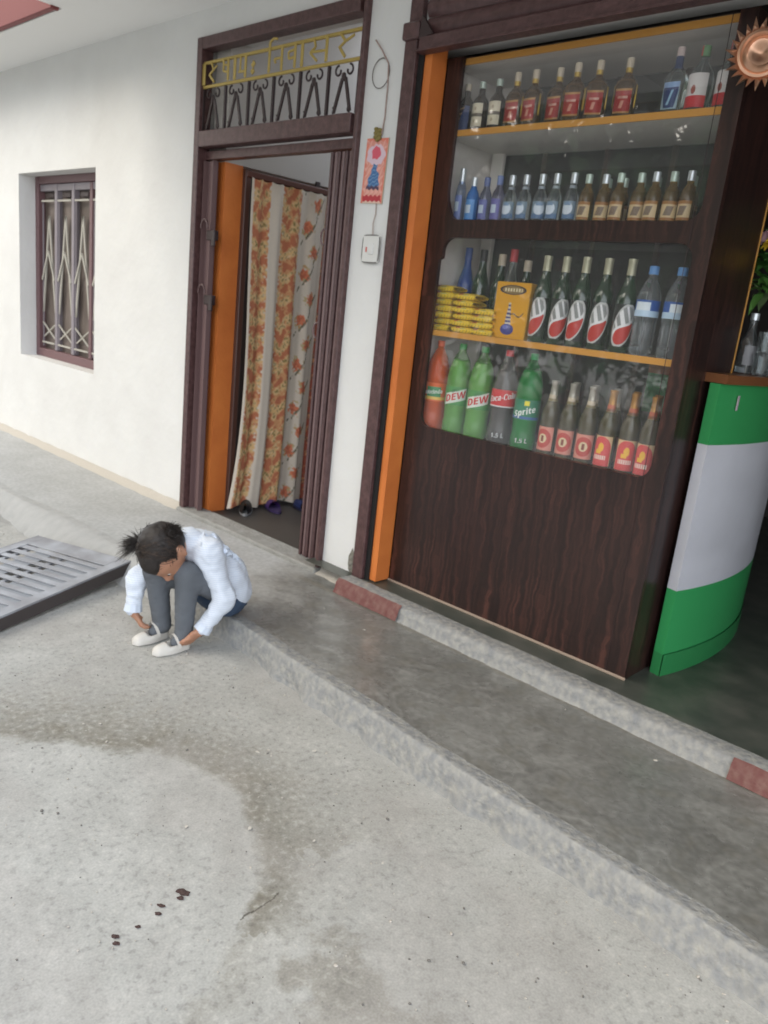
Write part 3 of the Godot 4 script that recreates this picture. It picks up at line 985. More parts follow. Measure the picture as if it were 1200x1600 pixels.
# worn concrete of the yard: x from -4.8 to 0.2, z from 0.6 to 2.1
func yard_texture() -> ImageTexture:
	var w := 2000
	var h := 600
	var n1 := layer(101, 0.004, w, h, 5)
	var n2 := layer(102, 0.018, w, h, 5)
	var n3 := layer(103, 0.09, w, h, 4)
	var n4 := layer(104, 0.35, w, h, 2)
	# edge of the paler, newer slab; the damp dirt lies along it on the far side
	var edge := PackedVector2Array([Vector2(-2.5, 2.1), Vector2(-2.2, 1.66), Vector2(-2.02, 1.43), Vector2(-1.84, 1.31), Vector2(-1.72, 1.262), Vector2(-1.56, 1.225), Vector2(-1.48, 1.222), Vector2(-1.42, 1.262), Vector2(-1.345, 1.29), Vector2(-1.25, 1.335), Vector2(-1.135, 1.395), Vector2(-1.09, 1.47), Vector2(-1.02, 1.56), Vector2(-0.98, 1.7), Vector2(-1.0, 2.1)])
	var sw := 250
	var sh := 75
	var dist := PackedFloat32Array()
	var along := PackedFloat32Array()
	for y in sh:
		for x in sw:
			var p := Vector2(-4.8 + 5.0 * x / (sw - 1), 0.6 + 1.5 * y / (sh - 1))
			var best := 9.0
			var where := 0.0
			for i in edge.size() - 1:
				var d := segment_gap(p, edge[i], edge[i + 1])
				if d < best:
					best = d
					where = i
			dist.append(-best if Geometry2D.is_point_in_polygon(p, edge) else best)
			along.append(where)
	var im := Image.create(w, h, false, Image.FORMAT_RGB8)
	var base := Color(0.70, 0.697, 0.678)
	for y in h:
		for x in w:
			var i := y * w + x
			var a := n1[i] / 255.0
			var b := n2[i] / 255.0
			var c := n3[i] / 255.0
			var fx := clampf((x / float(w)) * (sw - 1) + (b - 0.5) * 5.0, 0.0, sw - 1.01)
			var fy := clampf((y / float(h)) * (sh - 1) + (a - 0.5) * 5.0, 0.0, sh - 1.01)
			var k := int(fy) * sw + int(fx)
			var tx := fx - int(fx)
			var ty := fy - int(fy)
			var d := lerpf(lerpf(dist[k], dist[k + 1], tx), lerpf(dist[k + sw], dist[k + sw + 1], tx), ty)
			var px := -4.8 + 5.0 * x / w
			var pz := 0.6 + 1.5 * y / h
			var col := base.lerp(Color(0.63, 0.625, 0.605), clampf(a * 0.9 + b * 0.5 - 0.35, 0.0, 1.0))
			col = col.lerp(Color(0.71, 0.707, 0.688), 0.45 * smoothstep(0.03, -0.035, d + (c - 0.5) * 0.03))
			if d > -0.04:
				var wide := (0.2 if along[k] < 9 else 0.07) if d > 0.0 else 0.028
				var s := exp(-pow(absf(d) / wide, 1.5)) * (0.5 + 0.75 * b) * (0.42 + 0.42 * c)
				if along[k] >= 11:
					s *= 0.35
				col = col.lerp(Color(0.43, 0.405, 0.35), clampf(s, 0.0, 0.85))
			# dirt by the lower right and near the far left ramp
			var q := Vector2((px + 0.83) / 0.2, (pz - 1.46) / 0.12).length() + (b - 0.5) * 1.2
			col = col.lerp(Color(0.47, 0.44, 0.39), clampf(1.0 - q, 0.0, 0.35))
			q = Vector2((px + 4.5) / 0.45, (pz - 0.78) / 0.1).length() + (b - 0.5)
			col = col.lerp(Color(0.42, 0.42, 0.41), clampf(1.1 - q, 0.0, 0.65))
			# hairline crack
			if px > -1.16 and px < -1.0:
				var cx := -1.125 + (pz - 1.38) * 0.3 + (a - 0.5) * 0.12
				if absf(px - cx) < 0.0026 and pz > 1.38 and pz < 1.5:
					col = col.lerp(Color(0.33, 0.31, 0.28), 0.8)
			# pits and pale grit
			col = col.lerp(Color(0.42, 0.41, 0.4), clampf((c - 0.66) * 2.4, 0.0, 0.24))
			col = col.lerp(Color(0.82, 0.81, 0.78), clampf((0.36 - c) * 2.2, 0.0, 0.26))
			var kd := pz - kerb_at(px, 2) - 0.05 * b
			col = col.lerp(Color(0.655, 0.65, 0.635), clampf((0.05 - kd) * 9.0, 0.0, 0.5))
			col = col.lerp(Color(0.685, 0.67, 0.65), clampf((a - 0.45) * 1.6, 0.0, 0.4))
			var g := (n4[i] / 255.0 - 0.5) * 0.1 + (b - 0.5) * 0.09
			im.set_pixel(x, y, Color(col.r + g, col.g + g, col.b + g))
	return ImageTexture.create_from_image(im)

# trowelled cement of the walkway: x from -7.2 to 0.3, z from -0.05 to 0.85; the shop's end is dark and polished
func walkway_textures() -> Array:
	var w := 2000
	var h := 260
	var n1 := layer(111, 0.006, w, h, 5)
	var n2 := layer(112, 0.025, w, h, 5)
	var n3 := layer(113, 0.12, w, h, 3)
	var im := Image.create(w, h, false, Image.FORMAT_RGB8)
	var ro := Image.create(w, h, false, Image.FORMAT_RGB8)
	for y in h:
		for x in w:
			var i := y * w + x
			var a := n1[i] / 255.0
			var px := -7.2 + 7.5 * x / w
			var pz := -0.05 + 0.9 * y / h
			# trowel arcs
			var sweep := Vector2(px * 1.3, pz * 2.2).rotated(0.5 + a)
			var b := n2[int(posmod(int(sweep.y * 180.0), h)) * w + int(posmod(int(sweep.x * 60.0 + y * 0.2), w))] / 255.0
			var b2 := n2[i] / 255.0
			var dark := smoothstep(-3.0, -2.1, px + (a - 0.5) * 0.9 + (pz - 0.4) * 0.3)
			var pale := Color(0.72, 0.722, 0.718).lerp(Color(0.625, 0.625, 0.615), a * 0.6 + b2 * 0.4)
			var worn := Color(0.555, 0.552, 0.535).lerp(Color(0.395, 0.392, 0.378), clampf(b * 0.75 + b2 * 0.5 + a * 0.45 - 0.4, 0.0, 1.0))
			var col := pale.lerp(worn, dark)
			var rim := clampf(1.0 - absf(pz - 0.13) / 0.03 - (b2 - 0.4), 0.0, 0.6) * dark
			rim = maxf(rim, clampf(1.0 - (kerb_at(px, 1) - 0.01 - pz) / 0.05 - (b2 - 0.35) * 1.6, 0.0, 0.6) * dark)
			col = col.lerp(Color(0.5, 0.48, 0.44), rim)
			col = col.lerp(Color(0.5, 0.485, 0.45), clampf((b2 - 0.62) * 2.4, 0.0, 0.4) * dark)
			var g := (n3[i] / 255.0 - 0.5) * 0.1
			im.set_pixel(x, y, Color(col.r + g, col.g + g, col.b + g))
			var r := lerpf(0.6, 0.16 + 0.26 * b2 + rim * 0.4, dark)
			ro.set_pixel(x, y, Color(r, r, r))
	return [ImageTexture.create_from_image(im), ImageTexture.create_from_image(ro)]

# ---------------------------------------------------------------- the setting
const KERB := [[-9.0, 0.74, 0.80], [-4.54, 0.715, 0.775], [-4.25, 0.70, 0.80], [-3.9, 0.66, 0.83], [-3.56, 0.65, 0.83], [-3.1, 0.66, 0.75], [-2.75, 0.683, 0.71], [-2.3, 0.683, 0.7], [-1.95, 0.71, 0.733], [-1.6, 0.738, 0.762], [-1.2, 0.761, 0.784], [-0.8, 0.776, 0.797], [-0.25, 0.79, 0.81], [1.5, 0.82, 0.85], [4.0, 0.86, 0.9]]

func kerb_at(x: float, k: int) -> float:
	for i in KERB.size() - 1:
		if x <= KERB[i + 1][0]:
			return lerpf(KERB[i][k], KERB[i + 1][k], (x - KERB[i][0]) / (KERB[i + 1][0] - KERB[i][0]))
	return KERB[-1][k]

func grounds() -> void:
	var outer := Shape.new()
	outer.quad(Vector3(-60, -0.004, 60), Vector3(60, -0.004, 60), Vector3(60, -0.004, -60), Vector3(-60, -0.004, -60), Vector2.ZERO, Vector2(24, 80))
	var yard := yard_texture()
	var ym := mat(Color.WHITE, 0.85)
	ym.albedo_texture = yard
	struct("ground", outer, M.concrete, "pale concrete ground around the yard")
	var patch := Shape.new()
	var pts := []
	var nn := FastNoiseLite.new()
	nn.seed = 9
	nn.frequency = 0.9
	for r in 26:
		for c in 84:
			var x := -4.8 + 5.0 * c / 83.0
			var z := 2.1 - 1.5 * r / 25.0
			var e := minf(1.0, minf(minf(x + 4.8, 0.2 - x), minf(2.1 - z, 9.0)) * 5.0)
			pts.append([Vector3(x, 0.004 * nn.get_noise_2d(x * 2.0, z * 2.0) * e, z), Vector2((x + 4.8) / 5.0, (z - 0.6) / 1.5)])
	patch.sheet(pts, 84)
	ym.heightmap_enabled = true
	ym.heightmap_texture = yard
	ym.heightmap_scale = 0.16
	ym.texture_repeat = false
	struct("yard", patch, ym, "worn pale concrete yard with a damp brown stain along an old slab edge")
	# walkway
	var wt := walkway_textures()
	var wm := mat(Color.WHITE, 1.0)
	wm.albedo_texture = wt[0]
	wm.roughness_texture = wt[1]
	wm.heightmap_enabled = true
	wm.heightmap_texture = wt[0]
	wm.heightmap_scale = 0.12
	var walk := Shape.new()
	pts = []
	for r in 7:
		for c in 110:
			var x := -9.0 + 13.0 * c / 109.0
			var z := lerpf(kerb_at(x, 1) - 0.012, -0.05, r / 6.0)
			pts.append([Vector3(x, 0.1 + 0.002 * nn.get_noise_2d(x * 3.0, z * 4.0), z), Vector2((x + 7.2) / 7.5, (z + 0.05) / 0.9)])
	walk.sheet(pts, 110)
	struct("walkway", walk, wm, "raised cement walkway, pale by the house and dark and polished by the shop")
	# lumpy mortar edge of the walkway
	var kerb := Shape.new()
	pts = []
	nn.frequency = 5.0
	nn.fractal_octaves = 4
	var prof := [[1.6, -0.01], [1.0, -0.002], [0.86, 0.022], [0.62, 0.055], [0.36, 0.086], [0.14, 0.1005], [-0.05, 0.1045], [-0.6, 0.1032], [-1.2, 0.1018], [-2.4, 0.0985]]
	for span in [[-9.0, -2.7], [-2.7, 4.0]]:
		kerb = Shape.new()
		pts = []
		for r in prof.size():
			for c in 230:
				var x := lerpf(span[0], span[1], c / 229.0)
				var t := kerb_at(x, 1)
				var b := kerb_at(x, 2)
				var f: float = prof[r][0]
				var z := lerpf(t, b, f) if f > 0.0 else t + f * 0.028
				var o := nn.get_noise_2d(x * 1.2, r * 0.35) * lerpf(0.3, 1.0, smoothstep(-3.0, -2.4, x))
				pts.append([Vector3(x, prof[r][1] + 0.0035 * o * (1.0 if f > -1.0 else 0.1), z + 0.007 * o + 0.007 * nn.get_noise_2d(x * 0.5, 40.0) + (0.022 * nn.get_noise_2d(x * 1.1, 70.0) if f > 0.85 else 0.0)), Vector2(x, f)])
		kerb.sheet(pts, 230)
		struct("kerb", kerb, M.mortar if span[0] > -3.0 else M.pale_mortar, "rough mortar kerb along the dark walkway's edge" if span[0] > -3.0 else "pale sloping cement edge of the walkway behind the grate")
	# raised shop floor: its step face, and the dark floor behind
	var step := Shape.new()
	pts = []
	prof = [[0.132, 0.094], [0.121, 0.108], [0.116, 0.13], [0.112, 0.15], [0.1, 0.1605], [0.07, 0.162], [0.03, 0.1615], [0.0, 0.155]]
	for r in prof.size():
		for c in 260:
			var x := -2.33 + 6.3 * c / 259.0
			var o := nn.get_noise_2d(x * 1.6 + 7.0, r * 0.4)
			var sl := (x + 2.33) * 0.006
			pts.append([Vector3(x, prof[r][1] + 0.003 * o, prof[r][0] + sl + 0.006 * o), Vector2(x, r)])
	step.sheet(pts, 260)
	struct("shop_step", step, M.mortar, "rough mortar step in front of the shop")
	for s in [[-2.325, -1.94], [-0.575, 0.6]]:
		var rp := Shape.new()
		pts = []
		for r in 4:
			for c in 24:
				var x := lerpf(s[0], s[1], c / 23.0)
				var sl := (x + 2.33) * 0.006
				var y := [0.103, 0.125, 0.148, 0.1655][r] as float
				pts.append([Vector3(x, y + 0.003 * nn.get_noise_2d(x * 4.0, r), ([0.137, 0.127, 0.122, 0.104][r] as float) + sl + 0.003 * nn.get_noise_2d(x * 3.0, r + 9)), Vector2(c, r)])
		rp.sheet(pts, 24)
		struct("step_paint", rp, M.red_paint, "worn red paint on the step by the orange wall" if s[0] < -2.0 else "worn red paint on the step at the shop's entrance")
	var fl := Shape.new()
	fl.quad(Vector3(-2.6, 0.16, 0.075), Vector3(2.5, 0.16, 0.075), Vector3(2.5, 0.16, -3.6), Vector3(-2.6, 0.16, -3.6))
	var fm := mat(Color.WHITE, 0.34)
	fm.albedo_texture = mottled(lin(0.05, 0.06, 0.05), lin(0.115, 0.115, 0.1), 81, 0.012, 512, 6)
	fm.uv1_triplanar = true
	fm.uv1_scale = Vector3.ONE * 0.9
	struct("shop_floor", fl, fm, "dark greenish polished cement floor inside the shop")

# a wall facing +z from rectangles around openings [x0, x1, y0, y1], with reveals
func pierced(x0: float, x1: float, y0: float, y1: float, zf: float, zb: float, holes: Array) -> Shape:
	var s := Shape.new()
	var xs := [x0, x1]
	var ys := [y0, y1]
	for h in holes:
		xs.append_array([h[0], h[1]])
		ys.append_array([h[2], h[3]])
	xs.sort()
	ys.sort()
	for i in xs.size() - 1:
		for j in ys.size() - 1:
			var c := Vector2((xs[i] + xs[i + 1]) / 2, (ys[j] + ys[j + 1]) / 2)
			if xs[i + 1] - xs[i] < 1e-4 or ys[j + 1] - ys[j] < 1e-4:
				continue
			var open := false
			for h in holes:
				if c.x > h[0] and c.x < h[1] and c.y > h[2] and c.y < h[3]:
					open = true
			if not open:
				s.quad(Vector3(xs[i], ys[j], zf), Vector3(xs[i + 1], ys[j], zf), Vector3(xs[i + 1], ys[j + 1], zf), Vector3(xs[i], ys[j + 1], zf))
				s.quad(Vector3(xs[i + 1], ys[j], zb), Vector3(xs[i], ys[j], zb), Vector3(xs[i], ys[j + 1], zb), Vector3(xs[i + 1], ys[j + 1], zb))
	for h in holes + [[x0, x1, y0, y1]]:
		var flip: bool = h[0] == x0 and h[1] == x1
		var q := [[Vector3(h[0], h[2], zf), Vector3(h[0], h[2], zb), Vector3(h[0], h[3], zb), Vector3(h[0], h[3], zf)],
			[Vector3(h[1], h[2], zb), Vector3(h[1], h[2], zf), Vector3(h[1], h[3], zf), Vector3(h[1], h[3], zb)],
			[Vector3(h[0], h[3], zf), Vector3(h[0], h[3], zb), Vector3(h[1], h[3], zb), Vector3(h[1], h[3], zf)],
			[Vector3(h[0], h[2], zb), Vector3(h[0], h[2], zf), Vector3(h[1], h[2], zf), Vector3(h[1], h[2], zb)]]
		for f in q:
			if flip:
				f.reverse()
			s.quad(f[0], f[1], f[2], f[3])
	return s

func walls() -> void:
	struct("house_wall", pierced(-9.0, -2.33, 0.0, 3.0, 0.0, -0.2, [[-6.03, -4.875, 0.727, 1.987], [-3.77, -2.555, 0.0, 2.54]]), M.wall, "white plastered house wall with a window and a gated doorway")
	struct("shop_lintel_wall", pierced(-2.33, 4.0, 2.335, 3.0, -0.02, -0.2, []), M.wall, "wall above the shop's shutter")
	struct("shop_end_wall", pierced(1.2, 4.0, 0.0, 2.335, 0.0, -0.2, []), M.wall, "white wall beyond the shop's opening")
	var s := Shape.new().box(Vector3(-2.265, 1.25, -0.0425), Vector3(0.126, 2.17, 0.085), 0.0)
	struct("orange_wall_end", s, M.orange, "narrow orange wall between the shutter guide and the display cabinet")
	# mortar fillet at the foot of the wall
	var f := Shape.new()
	for seg in [[-9.0, -3.775], [-2.55, -2.335]]:
		var pts := []
		for r in 4:
			for c in 60:
				var x := lerpf(seg[0], seg[1], c / 59.0)
				var o := 0.004 * sin(x * 37.0) * sin(x * 11.0)
				pts.append([Vector3(x, [0.098, 0.106, 0.112, 0.135][r] + o * 0.6, [0.05, 0.04, 0.016, 0.0008][r] + o), Vector2(x, r)])
		f.sheet(pts, 60)
	var fillet := mat(lin(0.5, 0.46, 0.4), 0.9)
	bump(fillet, M.fine, 0.4, 1.5)
	struct("wall_foot", f, fillet, "beige mortar strip along the foot of the white wall")
	struct("door_sill", Shape.new().box(Vector3(-3.16, 0.107, -0.02), Vector3(1.21, 0.03, 0.13), 0.006), M.concrete, "cement sill under the folding gate")
	# roof over the walkway: a short eave at the left, a deeper porch roof to the right
	struct("eave", Shape.new().box(Vector3(-6.75, 2.73, 0.19), Vector3(4.5, 0.12, 0.38), 0.0), M.soffit, "white soffit of the eave")
	struct("porch_roof", Shape.new().box(Vector3(-0.2, 2.74, PORCH * 0.5), Vector3(8.6, 0.14, PORCH), 0.0), M.soffit, "white underside of the porch roof")
	var fascia := mat(lin(0.2, 0.045, 0.045), 0.6)
	var fb := thing("fascia_board", "faded red fascia board along the eave above the window", "fascia board", Vector3(-6.75, 2.73, 0.4))
	part("board", Shape.new().box(Vector3(0, 0.03, 0.0175), Vector3(4.46, 0.2, 0.035), 0.004), fascia, fb)
	part("board_end", Shape.new().box(Vector3(2.243, 0.03, 0.0175), Vector3(0.025, 0.21, 0.045), 0.004), fascia, fb)
	var bulb := thing("lamp_holder", "white capsule lamp hanging off the end of the red fascia", "lamp", Vector3(-4.62, 2.8, 0.3))
	part("capsule", Shape.new().lathe([Vector2(0.001, -0.11), Vector2(0.018, -0.105), Vector2(0.026, -0.085), Vector2(0.026, -0.02), Vector2(0.018, 0.0), Vector2(0.001, 0.0)], 14), mat(lin(0.55, 0.53, 0.46), 0.4), bulb)
	part("stem", Shape.new().tube([Vector3(0, 0, 0), Vector3(0, -0.03, 0)], 0.01, 8), M.brown, bulb)
	# inside of the house: a passage with an orange left wall
	var inside := Shape.new()
	inside.quad(Vector3(-3.62, 0.112, -0.09), Vector3(-2.3, 0.112, -0.09), Vector3(-2.3, 0.112, -3.0), Vector3(-3.62, 0.112, -3.0))
	struct("passage_floor", inside, mat(lin(0.06, 0.055, 0.05), 0.5), "dark cement floor behind the folding gate")
	var grey := mat(lin(0.58, 0.545, 0.5), 0.85)
	struct("passage_wall_orange", Shape.new().box(Vector3(-3.68, 1.045, -0.13), Vector3(0.12, 1.87, 0.11), 0.0), M.orange, "orange wall end just inside the doorway")
	struct("passage_wall_upper", Shape.new().box(Vector3(-3.68, 2.43, -1.55), Vector3(0.12, 0.9, 2.95), 0.0), grey, "pale wall above the curtain rail")
	struct("passage_wall", Shape.new().box(Vector3(-3.68, 1.045, -2.0), Vector3(0.12, 1.87, 2.0), 0.0), M.orange, "orange passage wall beyond the curtain")
	struct("passage_back_wall", Shape.new().box(Vector3(-2.95, 1.4, -3.05), Vector3(1.5, 2.6, 0.1), 0.0), grey, "back wall of the passage")
	struct("passage_ceiling", Shape.new().box(Vector3(-2.95, 2.95, -0.6), Vector3(1.6, 0.1, 0.8), 0.0), grey, "ceiling of the passage")
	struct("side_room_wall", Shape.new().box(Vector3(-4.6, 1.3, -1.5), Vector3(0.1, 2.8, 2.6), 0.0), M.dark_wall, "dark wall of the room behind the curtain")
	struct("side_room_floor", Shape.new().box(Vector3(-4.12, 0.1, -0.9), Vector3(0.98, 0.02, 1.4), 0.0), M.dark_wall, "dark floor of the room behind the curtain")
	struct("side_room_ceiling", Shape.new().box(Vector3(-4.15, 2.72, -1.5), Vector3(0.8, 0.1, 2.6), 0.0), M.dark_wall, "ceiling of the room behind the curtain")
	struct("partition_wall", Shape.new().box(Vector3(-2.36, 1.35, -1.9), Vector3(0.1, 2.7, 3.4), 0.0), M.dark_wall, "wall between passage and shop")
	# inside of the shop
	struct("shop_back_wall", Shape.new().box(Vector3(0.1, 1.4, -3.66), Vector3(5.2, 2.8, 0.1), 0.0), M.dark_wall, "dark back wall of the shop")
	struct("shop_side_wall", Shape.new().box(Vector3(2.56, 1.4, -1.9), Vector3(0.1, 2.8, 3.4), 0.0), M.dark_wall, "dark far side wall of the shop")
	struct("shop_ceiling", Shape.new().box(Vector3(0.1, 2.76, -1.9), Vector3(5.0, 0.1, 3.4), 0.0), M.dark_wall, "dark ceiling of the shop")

func window() -> void:
	var w := thing("barred_window", "brown framed window with pale diamond grille set deep in the white wall", "window", Vector3(-5.4525, 0.727, -0.15))
	var hw := 0.5775
	var ht := 1.26
	for s in [-1.0, 1.0]:
		part("frame", Shape.new().box(Vector3(s * (hw - 0.027), ht * 0.5, 0), Vector3(0.054, ht, 0.07), 0.004), M.maroon, w)
	part("frame", Shape.new().box(Vector3(0, ht - 0.025, 0), Vector3(hw * 2 - 0.108, 0.05, 0.07), 0.004), M.maroon, w)
	part("frame", Shape.new().box(Vector3(0, 0.03, 0), Vector3(hw * 2 - 0.108, 0.06, 0.07), 0.004), M.maroon, w)
	var iw := hw * 2 - 0.108
	var bay := iw / 4.0
	for k in 3:
		part("mullion", Shape.new().box(Vector3(-iw / 2 + bay * (k + 1), ht * 0.5 + 0.005, 0.0), Vector3(0.04, ht - 0.115, 0.05), 0.004), M.lavender if k < 2 else M.maroon, w)
	part("head_strip", Shape.new().box(Vector3(0, ht - 0.075, 0.005), Vector3(iw, 0.045, 0.03), 0.003), M.lavender, w)
	var back := mat(lin(0.185, 0.15, 0.132), 0.6)
	back.albedo_texture = mottled(Color(1, 1, 1), Color(0.7, 0.68, 0.66), 91, 0.02, 128, 4)
	back.uv1_triplanar = true
	for k in 4:
		var cx := -iw / 2 + bay * (k + 0.5)
		part("panel", Shape.new().box(Vector3(cx, ht * 0.5, -0.022), Vector3(bay - 0.004, ht - 0.11, 0.016), 0.002), back, w)
		var bw := bay - 0.06
		for s in [-1.0, 1.0]:
			part("grille_bar", Shape.new().beam(Vector3(cx, ht * 0.79, 0.012), Vector3(cx + s * bw * 0.5, ht * 0.26, 0.012), 0.017, 0.008), M.ivory, w)
			part("grille_bar", Shape.new().beam(Vector3(cx, ht * 0.6, 0.021), Vector3(cx + s * bw * 0.5, ht * 0.44, 0.021), 0.015, 0.007), M.ivory, w)
			part("grille_bar", Shape.new().beam(Vector3(cx - s * bw * 0.5, ht * 0.2, 0.012 + s * 0.0045), Vector3(cx + s * bw * 0.5, ht * 0.115, 0.012 + s * 0.0045), 0.01, 0.007), M.ivory, w)
			part("grille_bar", Shape.new().beam(Vector3(cx + s * bw * 0.5, ht * 0.06, 0.012), Vector3(cx + s * bw * 0.5, ht * 0.88, 0.012), 0.008, 0.008), M.lavender, w)
		part("grille_bar", Shape.new().beam(Vector3(cx - bw * 0.5, ht * 0.87, 0.021), Vector3(cx + bw * 0.5, ht * 0.87, 0.021), 0.012, 0.008), M.ivory, w)
		part("grille_bar", Shape.new().beam(Vector3(cx - bw * 0.5, ht * 0.085, 0.021), Vector3(cx + bw * 0.5, ht * 0.085, 0.021), 0.012, 0.008), M.ivory, w)
		part("latch_block", Shape.new().box(Vector3(cx + 0.01, ht * 0.9, 0.0), Vector3(bw * 0.55, 0.03, 0.02), 0.002), M.brown_dark, w)

# ---------------------------------------------------------------- folding gate and transom
func gate() -> void:
	var g := thing("collapsible_gate", "brown steel folding gate standing open in the white wall's doorway, brass letters above", "gate", Vector3(-3.1625, 0.122, 0.0))
	var hw := 0.6075
	var top := 2.418
	for s in [-1.0, 1.0]:
		part("frame_post", Shape.new().box(Vector3(s * (hw - (0.0225 if s < 0.0 else 0.0125)), top * 0.5, -0.01), Vector3(0.043 if s < 0.0 else 0.023, top, 0.07), 0.003), M.brown, g)
	part("frame_head", Shape.new().box(Vector3(0, top - 0.028, -0.01), Vector3(hw * 2 - 0.09, 0.054, 0.07), 0.003), M.brown, g)
	part("middle_rail", Shape.new().box(Vector3(0, 1.95, -0.008), Vector3(hw * 2 - 0.09, 0.075, 0.07), 0.003), M.brown, g)
	part("top_track", Shape.new().box(Vector3(0.0, 1.88, -0.045), Vector3(hw * 2 - 0.09, 0.04, 0.05), 0.002), M.brown, g)
	# brass lettering on two flats
	var iw := hw * 2 - 0.07
	var sign := part("letter_rail", Shape.new().box(Vector3(0, 2.193, 0.004), Vector3(iw, 0.014, 0.012), 0.002), M.brass, g)
	part("letter_rail", Shape.new().box(Vector3(0, 2.302, 0.004), Vector3(iw, 0.014, 0.012), 0.002), M.brass, g)
	var glyphs := [
		[[[0.0, 1, 0.0, 0.0], 0.028]],
		[[[0.055, 1, 0.075, 0.62], 0.012], [[0.075, 0.62, 0.045, 0.45], 0.012], [[0.045, 0.45, 0.085, 0.06], 0.014], [[0.075, 0.6, 0.105, 0.8], 0.01]],
		[[[0.15, 1, 0.15, 0.5], 0.013], [[0.15, 0.5, 0.19, 0.38], 0.013], [[0.15, 0.78, 0.19, 0.7], 0.011], [[0.19, 1, 0.19, 0.0], 0.016]],
		[[[0.235, 1, 0.235, 0.0], 0.022]],
		[[[0.275, 1, 0.275, 0.35], 0.012], [[0.265, 0.3, 0.315, 0.3], 0.012], [[0.315, 1, 0.315, 0.0], 0.018]],
		[[[0.375, 0.62, 0.36, 0.42], 0.026], [[0.36, 0.3, 0.372, 0.12], 0.026]],
		[[[0.475, 1.3, 0.475, 0.0], 0.016], [[0.475, 1.3, 0.5, 1.42], 0.012], [[0.5, 1.42, 0.525, 1.36], 0.012]],
		[[[0.51, 0.55, 0.555, 0.55], 0.012], [[0.51, 0.55, 0.52, 0.36], 0.012], [[0.56, 1, 0.56, 0.0], 0.016]],
		[[[0.6, 0.72, 0.64, 0.78], 0.012], [[0.6, 0.72, 0.605, 0.42], 0.012], [[0.605, 0.42, 0.64, 0.46], 0.012], [[0.645, 1, 0.645, 0.0], 0.016]],
		[[[0.685, 1, 0.685, 0.0], 0.02]],
		[[[0.755, 1, 0.765, 0.68], 0.012], [[0.765, 0.68, 0.735, 0.5], 0.012], [[0.735, 0.5, 0.78, 0.1], 0.012], [[0.75, 0.5, 0.83, 0.46], 0.012], [[0.835, 1, 0.835, 0.0], 0.018]],
		[[[0.905, 1, 0.935, 0.66], 0.014], [[0.935, 0.66, 0.9, 0.45], 0.012], [[0.91, 0.42, 0.94, 0.05], 0.015], [[0.94, 0.66, 0.985, 0.84], 0.012]]]
	for gl in glyphs:
		var s := Shape.new()
		var dz := 0.0
		for st in gl:
			var c: Array = st[0]
			s.beam(Vector3(-iw / 2 + 0.02 + c[0] * (iw - 0.04), 2.2 + c[1] * 0.097, 0.013 + dz), Vector3(-iw / 2 + 0.02 + c[2] * (iw - 0.04), 2.2 + c[3] * 0.097, 0.013 + dz), st[1] * 0.85, 0.006, Vector3.BACK, 0.001)
			dz += 0.0012
		part("letter", s, M.brass, sign)
	# scrolls below the letters
	var bay := iw / 6.0
	for k in 7:
		part("transom_bar", Shape.new().box(Vector3(-iw / 2 + 0.006 + (iw - 0.012) * k / 6.0, 2.087, 0.0), Vector3(0.012, 0.198, 0.014), 0.001), M.brown_dark, g)
	for k in 6:
		var cx := -iw / 2 + bay * (k + 0.5)
		var s := Shape.new()
		for q in [-1.0, 1.0]:
			s.beam(Vector3(cx + q * 0.012, 2.13, 0.002 + q * 0.002), Vector3(cx + q * 0.052, 2.0, 0.002 + q * 0.002), 0.014, 0.008)
			var curl := []
			for i in 13:
				var a := PI * 0.5 - i * 0.42
				curl.append(Vector3(cx + q * (0.034 + (0.022 - i * 0.0008) * cos(a)), 2.158 + (0.022 - i * 0.0008) * sin(a), 0.004))
			s.tube(curl, 0.0045, 6)
			var foot := []
			for i in 9:
				var a := -PI * 0.5 + i * 0.4
				foot.append(Vector3(cx + q * (0.052 - 0.012 * cos(a)), 2.008 + 0.011 * sin(a), 0.006))
			s.tube(foot, 0.004, 6)
		s.ball(Vector3(cx, 2.135, 0.004), Vector3(0.013, 0.018, 0.009), 10)
		part("scroll", s, M.brown_dark, g)
	# folded leaf on the right: narrow upright channels and the lattice between them
	var x0 := 0.412
	for k in 8:
		var cx := x0 + k * 0.0232
		var c := Shape.new()
		c.box(Vector3(cx, 0.928, -0.03 - 0.004 * (k % 2)), Vector3(0.0155, 1.85, 0.018), 0.003)
		part("channel", c, M.brown_light if k % 2 else M.brown, g)
		if k < 7:
			for lv in 7:
				var y := 0.16 + lv * 0.262
				var l := Shape.new()
				l.beam(Vector3(cx + 0.002, y - 0.024, -0.058), Vector3(cx + 0.0215, y + 0.024, -0.058), 0.012, 0.003)
				l.beam(Vector3(cx + 0.002, y + 0.024, -0.0545), Vector3(cx + 0.0215, y - 0.024, -0.0545), 0.012, 0.003)
				l.box(Vector3(cx + 0.013, y, -0.046), Vector3(0.008, 0.008, 0.004), 0.001)
				part("lattice_link", l, M.brown, g)
	# fixed channel on the left with two hasps
	var lc := Shape.new()
	lc.box(Vector3(-0.507, 0.928, -0.035), Vector3(0.085, 1.85, 0.003), 0.0)
	for q in [-1.0, 1.0]:
		lc.box(Vector3(-0.507 + q * 0.041, 0.928, -0.02), Vector3(0.003, 1.85, 0.03), 0.0)
	lc.box(Vector3(-0.507, 0.928, -0.029), Vector3(0.03, 1.85, 0.009), 0.002)
	part("lock_channel", lc, M.brown_light, g)
